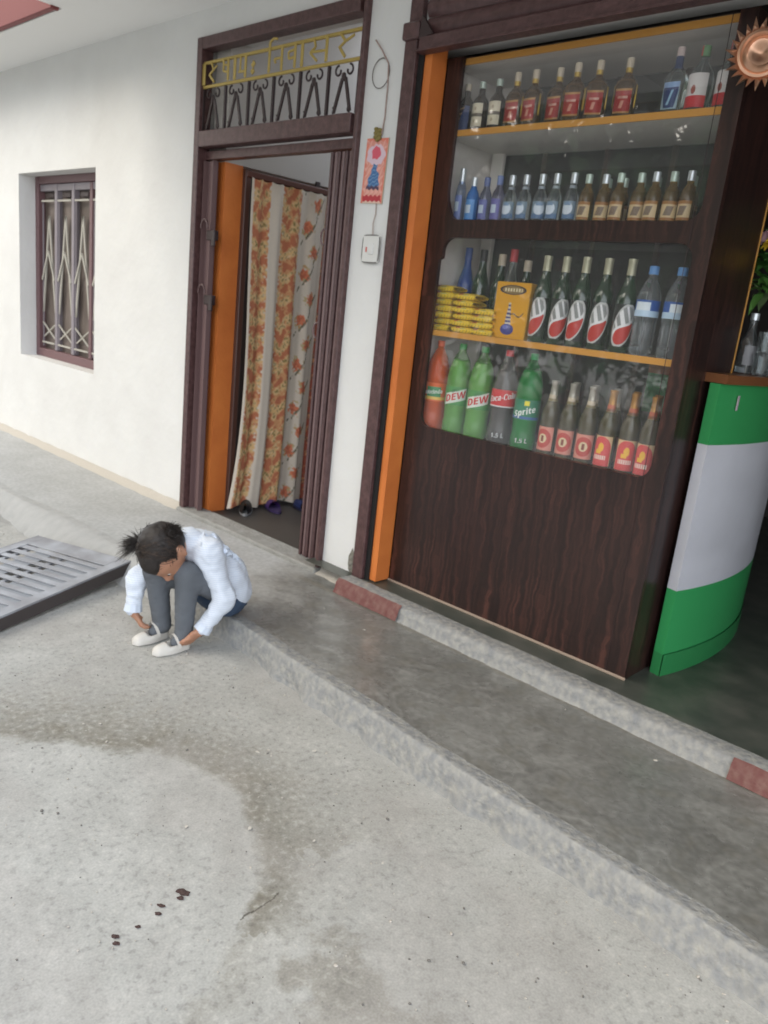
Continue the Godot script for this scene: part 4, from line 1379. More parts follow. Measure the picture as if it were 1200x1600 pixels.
	for y in [1.49, 1.165]:
		var h := Shape.new()
		h.box(Vector3(-0.452, y, -0.012), Vector3(0.085, 0.05, 0.02), 0.004)
		h.box(Vector3(-0.415, y - 0.015, 0.006), Vector3(0.03, 0.08, 0.014), 0.004)
		var hk := part("hasp", h, M.brown_dark, g)
		var loop := []
		for i in 15:
			var a := PI * i / 14.0
			loop.append(Vector3(-0.485 + 0.03 * cos(a), y + 0.03 + 0.045 * sin(a), 0.016))
		part("hook", Shape.new().tube(loop, 0.0055, 7), M.brown, hk)
	for y in [1.5, 1.09]:
		var loop := []
		for i in 13:
			var a := PI * 0.3 + PI * 1.2 * i / 12.0
			loop.append(Vector3(0.398 + 0.024 * cos(a), y + 0.035 * sin(a), -0.03))
		part("pull_ring", Shape.new().tube(loop, 0.0045, 7), M.brown_light, g)

func curtain() -> void:
	var rod := thing("curtain_rail", "dark wooden rail holding the flowered curtain inside the doorway", "curtain rail", Vector3(-3.612, 1.945, -0.5))
	part("rail", Shape.new().box(Vector3(0.0, 0.0, 0.0), Vector3(0.05, 0.035, 0.62), 0.006), mat(lin(0.11, 0.035, 0.02), 0.5), rod)
	part("bracket", Shape.new().box(Vector3(-0.005, 0.03, -0.2), Vector3(0.015, 0.04, 0.03), 0.002), M.brown_dark, rod)
	part("door_jamb", Shape.new().box(Vector3(-0.005, -0.9, 0.297), Vector3(0.05, 1.85, 0.035), 0.004), mat(lin(0.08, 0.035, 0.025), 0.5), rod)
	var n1 := layer(201, 0.045, 256, 640, 3)
	var n2 := layer(202, 0.11, 256, 640, 3)
	var im := Image.create(256, 640, false, Image.FORMAT_RGB8)
	var white := Color(0.85, 0.8, 0.73)
	for y in 640:
		for x in 256:
			var u := x / 256.0
			var a := n1[y * 256 + x] / 255.0
			var b := n2[y * 256 + x] / 255.0
			var c := white.lerp(Color(0.78, 0.74, 0.7), b * 0.4)
			var dense := (u > 0.02 and u < 0.215) or (u > 0.36 and u < 0.57)
			if dense:
				var m := 0.115 if u < 0.3 else 0.465
				var edge := 1.25 - absf(u - m) / 0.105
				var fl := sin(y * 0.14 + sin(u * 40.0) * 1.2) * 0.25
				if edge + (b - 0.5) * 1.3 > 0.15:
					if a + fl > 0.62:
						c = Color(0.7, 0.36, 0.22)
					elif a + fl > 0.42:
						c = Color(0.79, 0.54, 0.34)
					elif b > 0.52:
						c = Color(0.82, 0.66, 0.42)
					elif b < 0.36:
						c = Color(0.5, 0.42, 0.2)
					else:
						c = Color(0.87, 0.72, 0.55)
			elif u > 0.6 and u < 0.84:
				var k := floorf(y / 46.0)
				var fy := y - k * 46.0
				var cx := 0.755 if int(k) % 2 == 0 else 0.665
				var d := Vector2((u - cx) * 256.0, (fy - 22.0)).length() + (b - 0.5) * 16.0
				if d < 11.0:
					c = Color(0.74, 0.34, 0.22) if b > 0.42 else Color(0.85, 0.45, 0.3)
				elif absf(fposmod((u - cx) * 256.0 + 14.0 + fy * 0.6, 60.0) - 40.0) < 2.2 and b > 0.4:
					c = Color(0.35, 0.33, 0.25)
				elif d < 17.0 and a > 0.55:
					c = Color(0.72, 0.62, 0.42)
			elif u >= 0.88:
				c = Color(0.5, 0.17, 0.1) if a > 0.48 else (Color(0.68, 0.42, 0.25) if b > 0.5 else Color(0.36, 0.2, 0.14))
			im.set_pixel(x, y, c.lerp(Color(0.8, 0.74, 0.67), 0.2))
	var cm := mat(Color.WHITE, 0.9)
	im.resize(110, 275, Image.INTERPOLATE_LANCZOS)
	im.resize(256, 640, Image.INTERPOLATE_CUBIC)
	cm.albedo_texture = ImageTexture.create_from_image(im)
	cm.texture_repeat = false
	cm.backlight_enabled = true
	cm.backlight = Color(0.2, 0.2, 0.2)
	var c := thing("door_curtain", "white curtain with orange flower bands hanging inside the doorway", "curtain", Vector3(-3.6, 0.14, -0.22))
	var pts := []
	for r in 40:
		var t := r / 39.0
		for q in 90:
			var u := q / 89.0
			var flare := pow(1.0 - t, 5.0)
			var fold := sin(u * 27.0 + 0.5 * sin(t * 3.0)) * 0.6 + sin(u * 61.0 + t * 2.0) * 0.18
			fold *= 0.028 * (0.55 + 0.45 * (1.0 - t))
			var z := -u * 0.6 * (0.94 + 0.06 * t) + flare * 0.07 * (1.0 - u) - 0.012 * sin(t * 5.0) * (1.0 - u)
			pts.append([Vector3(0.03 + fold + flare * 0.02, t * 1.79 + 0.012 * sin(u * 14.0) * (1.0 - t) - 0.008 * absf(sin(u * 28.0)) * t, z), Vector2(u, 1.0 - t)])
	part("cloth", Shape.new().sheet(pts, 90), cm, c)

func footwear() -> void:
	# a low shoe: a sole and a rounded upper with an opening
	var defs := [["shoe", "black shoe standing under the curtain's left corner", Vector3(-3.53, 0.114, -0.27), 0.9, lin(0.012, 0.012, 0.013), lin(0.25, 0.25, 0.25)],
		["slipper", "purple slipper lying under the middle of the curtain", Vector3(-3.5, 0.114, -0.45), 1.25, lin(0.09, 0.04, 0.2), lin(0.05, 0.03, 0.1)],
		["slipper", "dark blue slipper behind the purple one under the curtain", Vector3(-3.42, 0.114, -0.62), 1.4, lin(0.015, 0.03, 0.12), lin(0.02, 0.02, 0.05)],
		["slipper", "dark blue slipper with reddish strap next to the folded gate", Vector3(-3.27, 0.114, -0.6), 1.0, lin(0.02, 0.025, 0.09), lin(0.15, 0.04, 0.06)]]
	for d in defs:
		var o := thing(d[0], d[1], "footwear", d[2], d[3], "footwear under the curtain")
		var sole := PackedVector2Array()
		for i in 20:
			var a := TAU * i / 20
			sole.append(Vector2(0.038 * cos(a) * (1.0 + 0.15 * sin(a)), 0.105 * sin(a)))
		part("sole", Shape.new().prism(sole, 0.0, 0.016, Transform3D(Basis(Vector3.RIGHT, -PI / 2), Vector3.ZERO)), mat(d[5], 0.7), o)
		var up := Shape.new()
		var pts := []
		for r in 9:
			for q in 13:
				var a := PI * q / 12.0
				var z := lerpf(-0.1, 0.02 if d[0] == "slipper" else 0.1, r / 8.0)
				var wd := 0.037 * sqrt(maxf(0.02, 1.0 - pow(z / 0.107, 2.0)))
				pts.append([Vector3(wd * cos(PI - a), 0.014 + (0.03 + 0.014 * (r / 8.0) + (0.016 if d[0] == "shoe" else 0.0)) * sin(a) * (0.75 if r == 0 else 1.0), z), Vector2(q, r)])
		pts.reverse()
		up.sheet(pts, 13)
		part("upper" if d[0] == "shoe" else "strap", up, mat(d[4], 0.55), o)

# ---------------------------------------------------------------- shop front
func arc(o: PackedVector2Array, c: Vector2, r: float, a0: float, a1: float, n := 7) -> void:
	for i in n + 1:
		var a := lerpf(a0, a1, float(i) / n)
		o.append(c + Vector2(cos(a), sin(a)) * r)

func shutter() -> void:
	var s := thing("rolling_shutter", "brown steel roller shutter rolled up over the shop's display cabinet", "shutter", Vector3(-2.2975, 0.16, 0.0))
	part("guide_rail", Shape.new().box(Vector3(0.0, 1.09, 0.012), Vector3(0.063, 2.18, 0.03), 0.003), M.brown, s)
	part("guide_groove", Shape.new().box(Vector3(0.0455, 1.09, 0.004), Vector3(0.026, 2.18, 0.01), 0.0), mat(lin(0.008, 0.007, 0.007), 0.7), s)
	part("corner_plate", Shape.new().box(Vector3(0.005, 2.205, 0.018), Vector3(0.085, 0.06, 0.05), 0.006), M.brown, s)
	part("guide_rail", Shape.new().box(Vector3(0.0, 2.43, 0.0), Vector3(0.063, 0.39, 0.03), 0.003), M.brown, s)
	part("corner_bracket", Shape.new().prism(PackedVector2Array([Vector2(0.05, 2.17), Vector2(0.12, 2.18), Vector2(0.06, 2.25)]), 0.028, 0.04), M.brown_dark, s)
	var bar := Shape.new().box(Vector3(1.95, 2.155, 0.015), Vector3(3.8, 0.05, 0.05), 0.006)
	bar.box(Vector3(1.95, 2.127, 0.03), Vector3(3.8, 0.008, 0.05), 0.001)
	part("bottom_bar", bar, M.brown, s)
	for k in 7:
		var pts := []
		for r in 7:
			var t := r / 6.0
			for q in 2:
				pts.append([Vector3(0.06 + q * 3.7, 2.181 + 0.068 * k + 0.067 * t, 0.004 + 0.016 * sin(t * PI)), Vector2(q, t)])
		part("slat", Shape.new().sheet(pts, 2), M.brown, s)

func cabinet() -> void:
	var c := thing("display_cabinet", "tall dark wood display cabinet with glazed shelves of bottles beside the orange wall", "display cabinet", Vector3(-1.61, 0.16, -0.084))
	# front board with two openings; x from -0.585 to 0.575, y from 0 to 2.13; openings given in the same frame
	var l := -0.585
	var r := 0.575
	var mid := 0.0
	var u0 := 1.547   # upper opening
	var u1 := 2.13
	var w0 := 0.722   # lower window
	var w1 := 1.48
	var ol := -0.512
	var orr := 0.52
	var q := 0.05
	var left := PackedVector2Array([Vector2(mid, 0), Vector2(mid, w0)])
	arc(left, Vector2(ol - 0.004 + q, w0 + q), q, -PI / 2, -PI)
	left.append(Vector2(ol - 0.004, w1 - 0.085))
	left.append(Vector2(ol + 0.012, w1 - 0.075))
	arc(left, Vector2(ol + 0.012 + q, w1 - q), q, PI, PI / 2)
	left.append_array([Vector2(mid, w1), Vector2(mid, u0)])
	arc(left, Vector2(ol + q + 0.02, u0 + q), q, -PI / 2, -PI * 0.85)
	left.append(Vector2(ol + 0.005, u0 + 0.075))
	left.append_array([Vector2(ol, u0 + 0.11), Vector2(ol, u1), Vector2(l, u1), Vector2(l, 0)])
	var right := PackedVector2Array([Vector2(r, 0), Vector2(r, u1), Vector2(orr, u1), Vector2(orr, u0 + 0.1)])
	arc(right, Vector2(orr - q, u0 + q), q, 0, -PI / 2)
	right.append_array([Vector2(mid, u0), Vector2(mid, w1)])
	arc(right, Vector2(orr - q, w1 - q), q, PI / 2, 0)
	arc(right, Vector2(orr - q, w0 + q), q, 0, -PI / 2)
	right.append_array([Vector2(mid, w0), Vector2(mid, 0)])
	var f := Shape.new()
	f.prism(left, -0.018, 0.0, Transform3D(), mid)
	f.prism(right, -0.018, 0.0, Transform3D(), mid)
	part("front_board", f, M.laminate, c)
	var seam := Shape.new().box(Vector3(0.5, 1.065, 0.0006), Vector3(0.0018, 2.12, 0.0016))
	part("edge_seam", seam, M.brown_dark, c)
	part("side_board", Shape.new().box(Vector3(r - 0.009, 1.065, -0.2), Vector3(0.018, 2.13, 0.362), 0.0), M.laminate, c)
	part("edge_strip", Shape.new().box(Vector3(r - 0.007, 1.065, -0.385), Vector3(0.02, 2.13, 0.006), 0.001), M.edge_band, c)
	part("inner_side", Shape.new().box(Vector3(l + 0.0, 1.35, -0.2), Vector3(0.012, 1.56, 0.362), 0.0), M.white_board, c)
	part("side_board", Shape.new().box(Vector3(l + 0.02, 0.3, -0.2), Vector3(0.012, 0.55, 0.362), 0.0), M.laminate, c)
	part("inner_post", Shape.new().box(Vector3(l + 0.045, 1.35, -0.34), Vector3(0.06, 1.56, 0.02), 0.002), M.white_board, c)
	for k in 4:
		part("back_batten", Shape.new().box(Vector3([-0.33, -0.05, 0.22, 0.45][k], 1.42, -0.372), Vector3(0.022, 1.4, 0.016), 0.002), mat(lin(0.06, 0.022, 0.015), 0.5), c)
	# boards: top, shelf, second floor, third shelf, lowest floor
	var w := r - l - 0.03
	var cx := (r + l) * 0.5 - 0.003
	for s in [[2.117, 0.02, true], [1.867, 0.02, true], [1.537, 0.02, false], [1.109, 0.02, true], [0.688, 0.02, false]]:
		part("shelf", Shape.new().box(Vector3(cx, s[0], -0.202), Vector3(w, s[1], 0.35), 0.0), M.white_board, c)
		if s[2]:
			part("edge_strip", Shape.new().box(Vector3(cx, s[0], -0.0235), Vector3(w, s[1] + 0.003, 0.006), 0.001), M.edge_band, c)
	part("back_board", Shape.new().box(Vector3(cx, 0.34, -0.372), Vector3(w, 0.66, 0.01), 0.0), M.laminate, c)
	var upper := Shape.new().box(Vector3((ol + orr) * 0.5, 1.83, -0.0195), Vector3(orr - ol + 0.03, 0.6, 0.0025))
	part("upper_pane", upper, M.pane, c)
	part("lower_pane", Shape.new().box(Vector3((ol + orr) * 0.5, 1.1, -0.0195), Vector3(orr - ol + 0.03, 0.79, 0.0025)), M.pane, c)
	part("back_pane", Shape.new().box(Vector3(cx, 1.4, -0.362), Vector3(w, 1.42, 0.003)), M.pane, c)
	part("foot_line", Shape.new().box(Vector3(-0.005, 0.005, 0.004), Vector3(1.17, 0.01, 0.008), 0.002), mat(lin(0.34, 0.26, 0.2), 0.8), c)

func counter() -> void:
	var c := thing("reception_counter", "curved counter with green, white and green bands and a wooden top", "counter", Vector3(-0.95, 0.16, -0.6))
	var o := Vector2(-1.585, -0.02)   # centre of the curve, relative to the thing
	var rad := 1.61
	var a0 := 0.245
	var a1 := -1.2
	var bands := [["lower_band", 0.0, 0.085, 0.004, lin(0.035, 0.25, 0.08)], ["lower_band", 0.085, 0.33, 0.0, lin(0.045, 0.35, 0.11)], ["middle_band", 0.33, 0.855, 0.0, Color()], ["upper_band", 0.855, 1.06, 0.0, lin(0.045, 0.32, 0.1)]]
	for b in bands:
		var s := Shape.new()
		for side in 2:
			var pts := []
			for r in 2:
				for q in 41:
					var a := lerpf(a0, a1, q / 40.0)
					var rr: float = rad + b[3] - (0.04 if side else 0.0)
					pts.append([Vector3(o.x + rr * cos(a), b[1 + r], o.y + rr * sin(a)), Vector2(q / 10.0, r)])
			if side:
				for r in 2:
					var row := pts.slice(r * 41, r * 41 + 41)
					row.reverse()
					for q in 41:
						pts[r * 41 + q] = row[q]
			s.sheet(pts, 41)
		var e := Vector3(o.x + rad * cos(a0), 0, o.y + rad * sin(a0))
		var e2 := Vector3(o.x + (rad - 0.04) * cos(a0), 0, o.y + (rad - 0.04) * sin(a0))
		s.quad(e2 + Vector3.UP * b[1], e + Vector3.UP * b[1], e + Vector3.UP * b[2], e2 + Vector3.UP * b[2])
		part(b[0], s, M.counter_white if b[0] == "middle_band" else mat(b[4], 0.28), c)
	part("return_board", Shape.new().box(Vector3(-0.235, 0.98, 0.06), Vector3(0.37, 0.16, 0.018), 0.002), mat(lin(0.045, 0.32, 0.1), 0.28), c)
	var top := PackedVector2Array()
	for q in 31:
		var a := lerpf(a0, a1, q / 30.0)
		top.append(Vector2(o.x + (rad + 0.02) * cos(a), -(o.y + (rad + 0.02) * sin(a))))
	for q in 31:
		var a := lerpf(a1, a0, q / 30.0)
		top.append(Vector2(o.x + (rad - 0.3) * cos(a), -(o.y + (rad - 0.3) * sin(a))))
	part("wooden_top", Shape.new().prism(top, 1.062, 1.092, Transform3D(Basis(Vector3.RIGHT, -PI / 2), Vector3.ZERO)), mat(lin(0.19, 0.075, 0.03), 0.35), c)
	var st := Shape.new()
	var aa := 0.17
	st.box(Vector3.ZERO, Vector3(0.035, 0.05, 0.002))
	var tagp := part("sticker", st, mat(lin(0.6, 0.5, 0.55), 0.5), c)
	tagp.position = Vector3(o.x + (rad + 0.002) * cos(aa), 1.0, o.y + (rad + 0.002) * sin(aa))
	tagp.rotation.y = PI / 2 + aa
	# things on the counter
	var gm := glass(lin(0.85, 0.9, 0.9), 0.05, 0.05)
	var b := thing("glass_bottle", "clear stoppered bottle on the counter beside the stacked tumblers", "bottle", Vector3(-1.04, 1.253, -0.6))
	part("body", Shape.new().lathe([Vector2(0.001, 0.0), Vector2(0.032, 0.0), Vector2(0.034, 0.01), Vector2(0.034, 0.11), Vector2(0.015, 0.15), Vector2(0.012, 0.19)], 18), gm, b)
	cap(b, 0.19, 0.215, 0.015, M.silver)
	part("label", Shape.new().wrap(0.03, 0.1, 0.0345, 0.0, 2.0), mat(lin(0.25, 0.25, 0.26), 0.5), b)
	var t := thing("glass_tumbler", "ribbed glass tumbler, lower of two stacked on the counter", "tumbler", Vector3(-0.975, 1.253, -0.58))
	var tp := []
	for q in [[0.001, 0.004], [0.026, 0.0], [0.034, 0.075], [0.032, 0.075], [0.0245, 0.008], [0.001, 0.009]]:
		tp.append(Vector2(q[0], q[1]))
	part("cup", Shape.new().lathe(tp, 18), gm, t)
	again(t, "ribbed glass tumbler, upper of two stacked on the counter", Vector3(-0.974, 1.33, -0.58))
	flowers(Vector3(-0.955, 1.253, -0.66))

func leaf(s: Shape, base: Vector3, dir: Vector3, up: Vector3, ln: float, w: float) -> void:
	var side := dir.cross(up).normalized() * w
	var bend := up * ln * 0.18
	var p := [base, base + dir * ln * 0.35 + bend, base + dir * ln * 0.7 + bend * 0.9, base + dir * ln]
	var pts := []
	for i in 4:
		var k: float = [0.15, 1.0, 0.8, 0.05][i]
		pts.append([p[i] - side * k, Vector2(0, i)])
		pts.append([p[i] + bend * -0.35, Vector2(0.5, i)])
		pts.append([p[i] + side * k, Vector2(1, i)])
	s.sheet(pts, 3)

func flowers(at: Vector3) -> void:
	var f := thing("flower_arrangement", "artificial bouquet of yellow and pink flowers with green leaves at the counter's end", "flowers", at)
	part("vase", Shape.new().lathe([Vector2(0.001, 0), Vector2(0.045, 0), Vector2(0.06, 0.06), Vector2(0.05, 0.14), Vector2(0.03, 0.19), Vector2(0.036, 0.21)], 18), mat(lin(0.12, 0.11, 0.1), 0.3), f)
	f.scale = Vector3(1, 1.12, 1)
	var greens := [mat(lin(0.05, 0.16, 0.03), 0.5), mat(lin(0.1, 0.24, 0.05), 0.5), mat(lin(0.22, 0.34, 0.14), 0.5)]
	rng.seed = 77
	for k in 26:
		var d := Vector3(rng.randf_range(-1, 1), rng.randf_range(-0.15, 1.0), rng.randf_range(-1, 1)).normalized()
		var s := Shape.new()
		var b := Vector3(0, 0.3, 0) + Vector3(d.x * 0.1, d.y * 0.12, d.z * 0.1)
		s.tube([Vector3(0, 0.19, 0), Vector3(d.x * 0.03, 0.26, d.z * 0.03), b], 0.002, 5)
		for j in 4:
			var dd := (d + Vector3(rng.randf_range(-0.8, 0.8), rng.randf_range(-0.5, 0.7), rng.randf_range(-0.8, 0.8))).normalized()
			leaf(s, b + dd * 0.01 * j, dd, Vector3.UP, rng.randf_range(0.06, 0.11), rng.randf_range(0.014, 0.024))
		part("leaf_spray", s, greens[k % 3], f)
	var spots := [[Vector3(-0.12, 0.33, 0.08), 0], [Vector3(-0.06, 0.4, 0.1), 0], [Vector3(-0.13, 0.42, 0.0), 1], [Vector3(-0.04, 0.48, 0.02), 1], [Vector3(0.08, 0.4, 0.08), 0], [Vector3(0.1, 0.46, -0.05), 1], [Vector3(0.0, 0.34, 0.13), 0]]
	var cols := [mat(lin(0.75, 0.5, 0.03), 0.5), mat(lin(0.62, 0.35, 0.4), 0.5)]
	for sp in spots:
		var s := Shape.new()
		var c: Vector3 = sp[0]
		var out := (c - Vector3(0, 0.28, 0)).normalized()
		var bas := Basis(Quaternion(Vector3.UP, out))
		for ringk in 2:
			for j in 9:
				var a := TAU * j / 9.0 + ringk * 0.35
				var d := bas * Vector3(cos(a), 0.25 + 0.7 * ringk, sin(a)).normalized()
				leaf(s, c, d, bas * Vector3.UP, 0.045 - 0.012 * ringk, 0.013)
		part("flower", s, cols[sp[1]], f)

func ornament() -> void:
	var o := thing("sun_ornament", "copper sun disc with pointed rays hanging by the cabinet's upper right corner", "ornament", Vector3(-0.985, 2.145, -0.03), 0.42)
	var m := mat(lin(0.62, 0.36, 0.24), 0.28, 0.85)
	part("disc", Shape.new().lathe([Vector2(0.0005, 0.004), Vector2(0.012, 0.006), Vector2(0.022, 0.016), Vector2(0.034, 0.018), Vector2(0.04, 0.01), Vector2(0.048, 0.006), Vector2(0.055, 0.012), Vector2(0.062, 0.01), Vector2(0.064, 0.0), Vector2(0.0005, -0.004)], 30), m, o).rotation = Vector3(PI / 2, 0, 0)
	for k in 22:
		var a := TAU * k / 22.0
		var d := Vector3(cos(a), sin(a), 0)
		var s := d.cross(Vector3.BACK)
		var sh := Shape.new()
		var tip := d * (0.098 if k % 2 else 0.09) + s * 0.01 + Vector3(0, 0, 0.006)
		var b0 := d * 0.06 + s * 0.011
		var b1 := d * 0.06 - s * 0.011
		var m0 := d * 0.075 + Vector3(0, 0, 0.012)
		sh.tri(b0, m0, b1)
		sh.tri(b1, m0, tip)
		sh.tri(m0, b0, tip)
		sh.tri(b0, b1, tip)
		part("ray", sh, m, o)
	part("hanging_cord", Shape.new().tube([Vector3(0, 0.095, 0), Vector3(0.0, 0.19, 0.0)], 0.0015, 5), M.brown_dark, o)

func pillar_things() -> void:
	# a small print hung on the pillar
	var p := thing("hanging_picture", "small pink bordered print with a blue figure hanging on the white pillar", "picture", Vector3(-2.452, 1.755, 0.004), 0.0)
	var art := paint(64, 140, func(u0: float, v0: float) -> Color:
		var u := u0 + 0.03 * sin(v0 * 43.0) + 0.02 * sin(u0 * 29.0 + v0 * 17.0)
		var v := v0 + 0.012 * sin(u0 * 31.0)
		var c := Color(0.86, 0.58, 0.52) if fmod(u * 5.0 + v * 9.0, 1.0) < 0.5 else Color(0.9, 0.66, 0.6)
		if u < 0.07 or u > 0.93 or v < 0.04:
			return Color(0.87, 0.5, 0.42)
		if v > 0.88:
			return Color(0.72, 0.2, 0.24) if v < 0.97 else Color(0.88, 0.75, 0.68)
		if Vector2((u - 0.5) / 0.42, (v - 0.25) / 0.16).length() < 1.0:
			c = Color(0.86, 0.76, 0.8)
		if Vector2((u - 0.5) / 0.2, (v - 0.22) / 0.1).length() < 1.0:
			c = Color(0.85, 0.35, 0.42)
		var wd := 0.1 + 0.16 * smoothstep(0.42, 0.66, v)
		if v > 0.4 and v < 0.74 and absf(u - 0.5) < wd:
			c = Color(0.24, 0.42, 0.62) if fmod(v * 17.0 + u * 3.0, 1.0) < 0.7 else Color(0.45, 0.58, 0.72)
		if absf(v - 0.76) < 0.025 and absf(u - 0.5) < 0.3:
			c = Color(0.3, 0.22, 0.32)
		return c)
	var s := Shape.new()
	s.box(Vector3(0, 0.125, 0), Vector3(0.125, 0.25, 0.004), 0.0)
	part("card", s, M.cream, p)
	var pf := Shape.new()
	pf.quad(Vector3(-0.0615, 0.001, 0.0032), Vector3(0.0615, 0.001, 0.0032), Vector3(0.0615, 0.249, 0.0032), Vector3(-0.0615, 0.249, 0.0032))
	part("print", pf, print_mat(art, 0.5), p)
	var g := Shape.new()
	for k in 9:
		g.ball(Vector3(0.012 * sin(k * 2.1), 0.243 + 0.007 * k * 0.7, 0.008), Vector3(0.011, 0.009, 0.009), 8)
	part("dried_garland", g, mat(lin(0.24, 0.19, 0.06), 0.9), p)
	p.rotation.z = -0.03
	var wire := thing("wire", "thin brown wire with a loop running down the pillar to the picture", "wire", Vector3(-2.47, 2.0, 0.004))
	var loop := []
	for i in 25:
		var a := TAU * i / 24.0 + 0.6
		loop.append(Vector3(0.006 + 0.048 * cos(a), 0.245 + 0.055 * sin(a), 0.002 + 0.0008 * i * 0.1))
	part("loop", Shape.new().tube(loop, 0.0018, 6), mat(lin(0.12, 0.1, 0.09), 0.6), wire)
	part("strand", Shape.new().tube([Vector3(-0.04, 0.37, 0.003), Vector3(0.0, 0.33, 0.003), Vector3(0.046, 0.275, 0.005), Vector3(0.052, 0.2, 0.004), Vector3(0.053, 0.08, 0.004), Vector3(0.045, 0.02, 0.004), Vector3(0.03, 0.0, 0.004)], 0.003, 6), mat(lin(0.38, 0.27, 0.24), 0.6), wire)
	var sw := thing("switch_box", "white switch plate with rounded corners on the pillar below the picture", "switch", Vector3(-2.42, 1.575, 0.002))
	part("plate", Shape.new().box(Vector3(0, 0, 0.008), Vector3(0.096, 0.108, 0.014), 0.004), mat(lin(0.7, 0.69, 0.66), 0.35), sw)
	var rim := []
	for i in 28:
		var a := TAU * i / 28.0
		var q := Vector2(signf(cos(a)) * pow(absf(cos(a)), 0.35), signf(sin(a)) * pow(absf(sin(a)), 0.35))
		rim.append(Vector3(q.x * 0.049, q.y * 0.055, 0.012))
	part("gasket", Shape.new().tube(rim, 0.0025, 6, true), mat(lin(0.16, 0.15, 0.14), 0.6), sw)
	part("rocker", Shape.new().box(Vector3(0.006, 0.0, 0.017), Vector3(0.03, 0.045, 0.006), 0.002), mat(lin(0.72, 0.71, 0.69), 0.3), sw)
	part("red_mark", Shape.new().box(Vector3(-0.022, -0.003, 0.0155), Vector3(0.008, 0.02, 0.002), 0.0005), mat(lin(0.6, 0.12, 0.1), 0.4), sw)
	part("lead", Shape.new().tube([Vector3(0.0, 0.055, 0.006), Vector3(-0.008, 0.1, 0.004), Vector3(0.002, 0.14, 0.004), Vector3(0.0, 0.18, 0.004)], 0.0025, 6), mat(lin(0.45, 0.36, 0.33), 0.6), sw)
	# broken plaster at the pillar's foot
	rng.seed = 12
	var br := thing("plaster_damage", "grey broken plaster patch at the pillar's lower right edge", "plaster patch", Vector3(-2.362, 0.215, 0.0))
	var bs := Shape.new()
	var poly := PackedVector2Array()
	for i in 16:
		var a := TAU * i / 16
		var r := rng.randf_range(0.7, 1.15)
		poly.append(Vector2(0.027 * cos(a) * r, 0.06 * sin(a) * r))
	bs.prism(poly, -0.002, 0.003)
	for i in 14:
		bs.ball(Vector3(rng.randf_range(-0.016, 0.016), rng.randf_range(-0.045, 0.045), 0.003), Vector3(rng.randf_range(0.004, 0.011), rng.randf_range(0.004, 0.012), 0.004), 7)
	var bm := mat(Color.WHITE, 0.95)
	bm.albedo_texture = mottled(lin(0.16, 0.15, 0.12), lin(0.33, 0.31, 0.27), 15, 0.05, 128, 4)
	bump(bm, M.fine, 0.5, 6.0)
	part("rubble", bs, bm, br)

func ramp() -> void:
	# a steel grate lying on the yard against the kerb; its own frame: u along the kerb, w outwards
	var a := Vector3(-3.15, 0.0, 0.662)
	var b := Vector3(-3.712, 0.0, 0.673)
	var c := Vector3(-2.893, 0.0, 1.345)
	var wdir := (c - a).normalized()
	var wl := 0.95
	var g := thing("steel_grate", "grey slatted steel grate lying on the yard against the walkway's kerb", "grate", a + Vector3(0.035, 0.052, 0.02), 0.0)
	g.rotation = Vector3(0.048, atan2(wdir.x, wdir.z), 0.0)
	var wid := (b - a).length()
	# local frame: +z outwards, -x along the kerb
	for s in [0.0, -wid]:
		var r := Shape.new()
		r.box(Vector3(s, 0.02, wl * 0.5), Vector3(0.006, 0.055, wl), 0.0)
		r.box(Vector3(s - signf(s + 0.01) * 0.026, 0.0445, wl * 0.5), Vector3(0.046, 0.005, wl), 0.001)
		part("side_rail", r, M.steel, g)
		part("side_skirt", Shape.new().box(Vector3(s + signf(s + 0.01) * 0.0045, 0.014, wl * 0.5), Vector3(0.003, 0.05, wl), 0.0), M.rust, g)
	part("end_plate", Shape.new().box(Vector3(-wid * 0.5, 0.0445, 0.055), Vector3(wid - 0.1, 0.005, 0.11), 0.001), M.steel, g)
	part("end_plate", Shape.new().box(Vector3(-wid * 0.5, 0.0445, wl - 0.03), Vector3(wid - 0.1, 0.005, 0.06), 0.001), M.steel, g)
	for k in 13:
		var z := 0.135 + k * 0.06
		var sl := Shape.new()
		sl.box(Vector3(-wid * 0.5, 0.0425, z), Vector3(wid - 0.1, 0.005, 0.031), 0.001)
		sl.box(Vector3(-wid * 0.5, 0.032, z - 0.018), Vector3(wid - 0.1, 0.02, 0.004), 0.001)
		part("slat", sl, M.steel, g)
	for q in [0.5, 0.86]:
		part("cross_bar", Shape.new().box(Vector3(-wid * q, 0.0315, wl * 0.53), Vector3(0.022, 0.008, wl - 0.12), 0.001), M.steel, g)
	for q in 2:
		part("infill_plate", Shape.new().box(Vector3(-wid * [0.26, 0.665][q], 0.0378, wl * 0.55), Vector3(wid * [0.31, 0.16][q], 0.003, wl - 0.2), 0.0008), M.steel_dark, g)

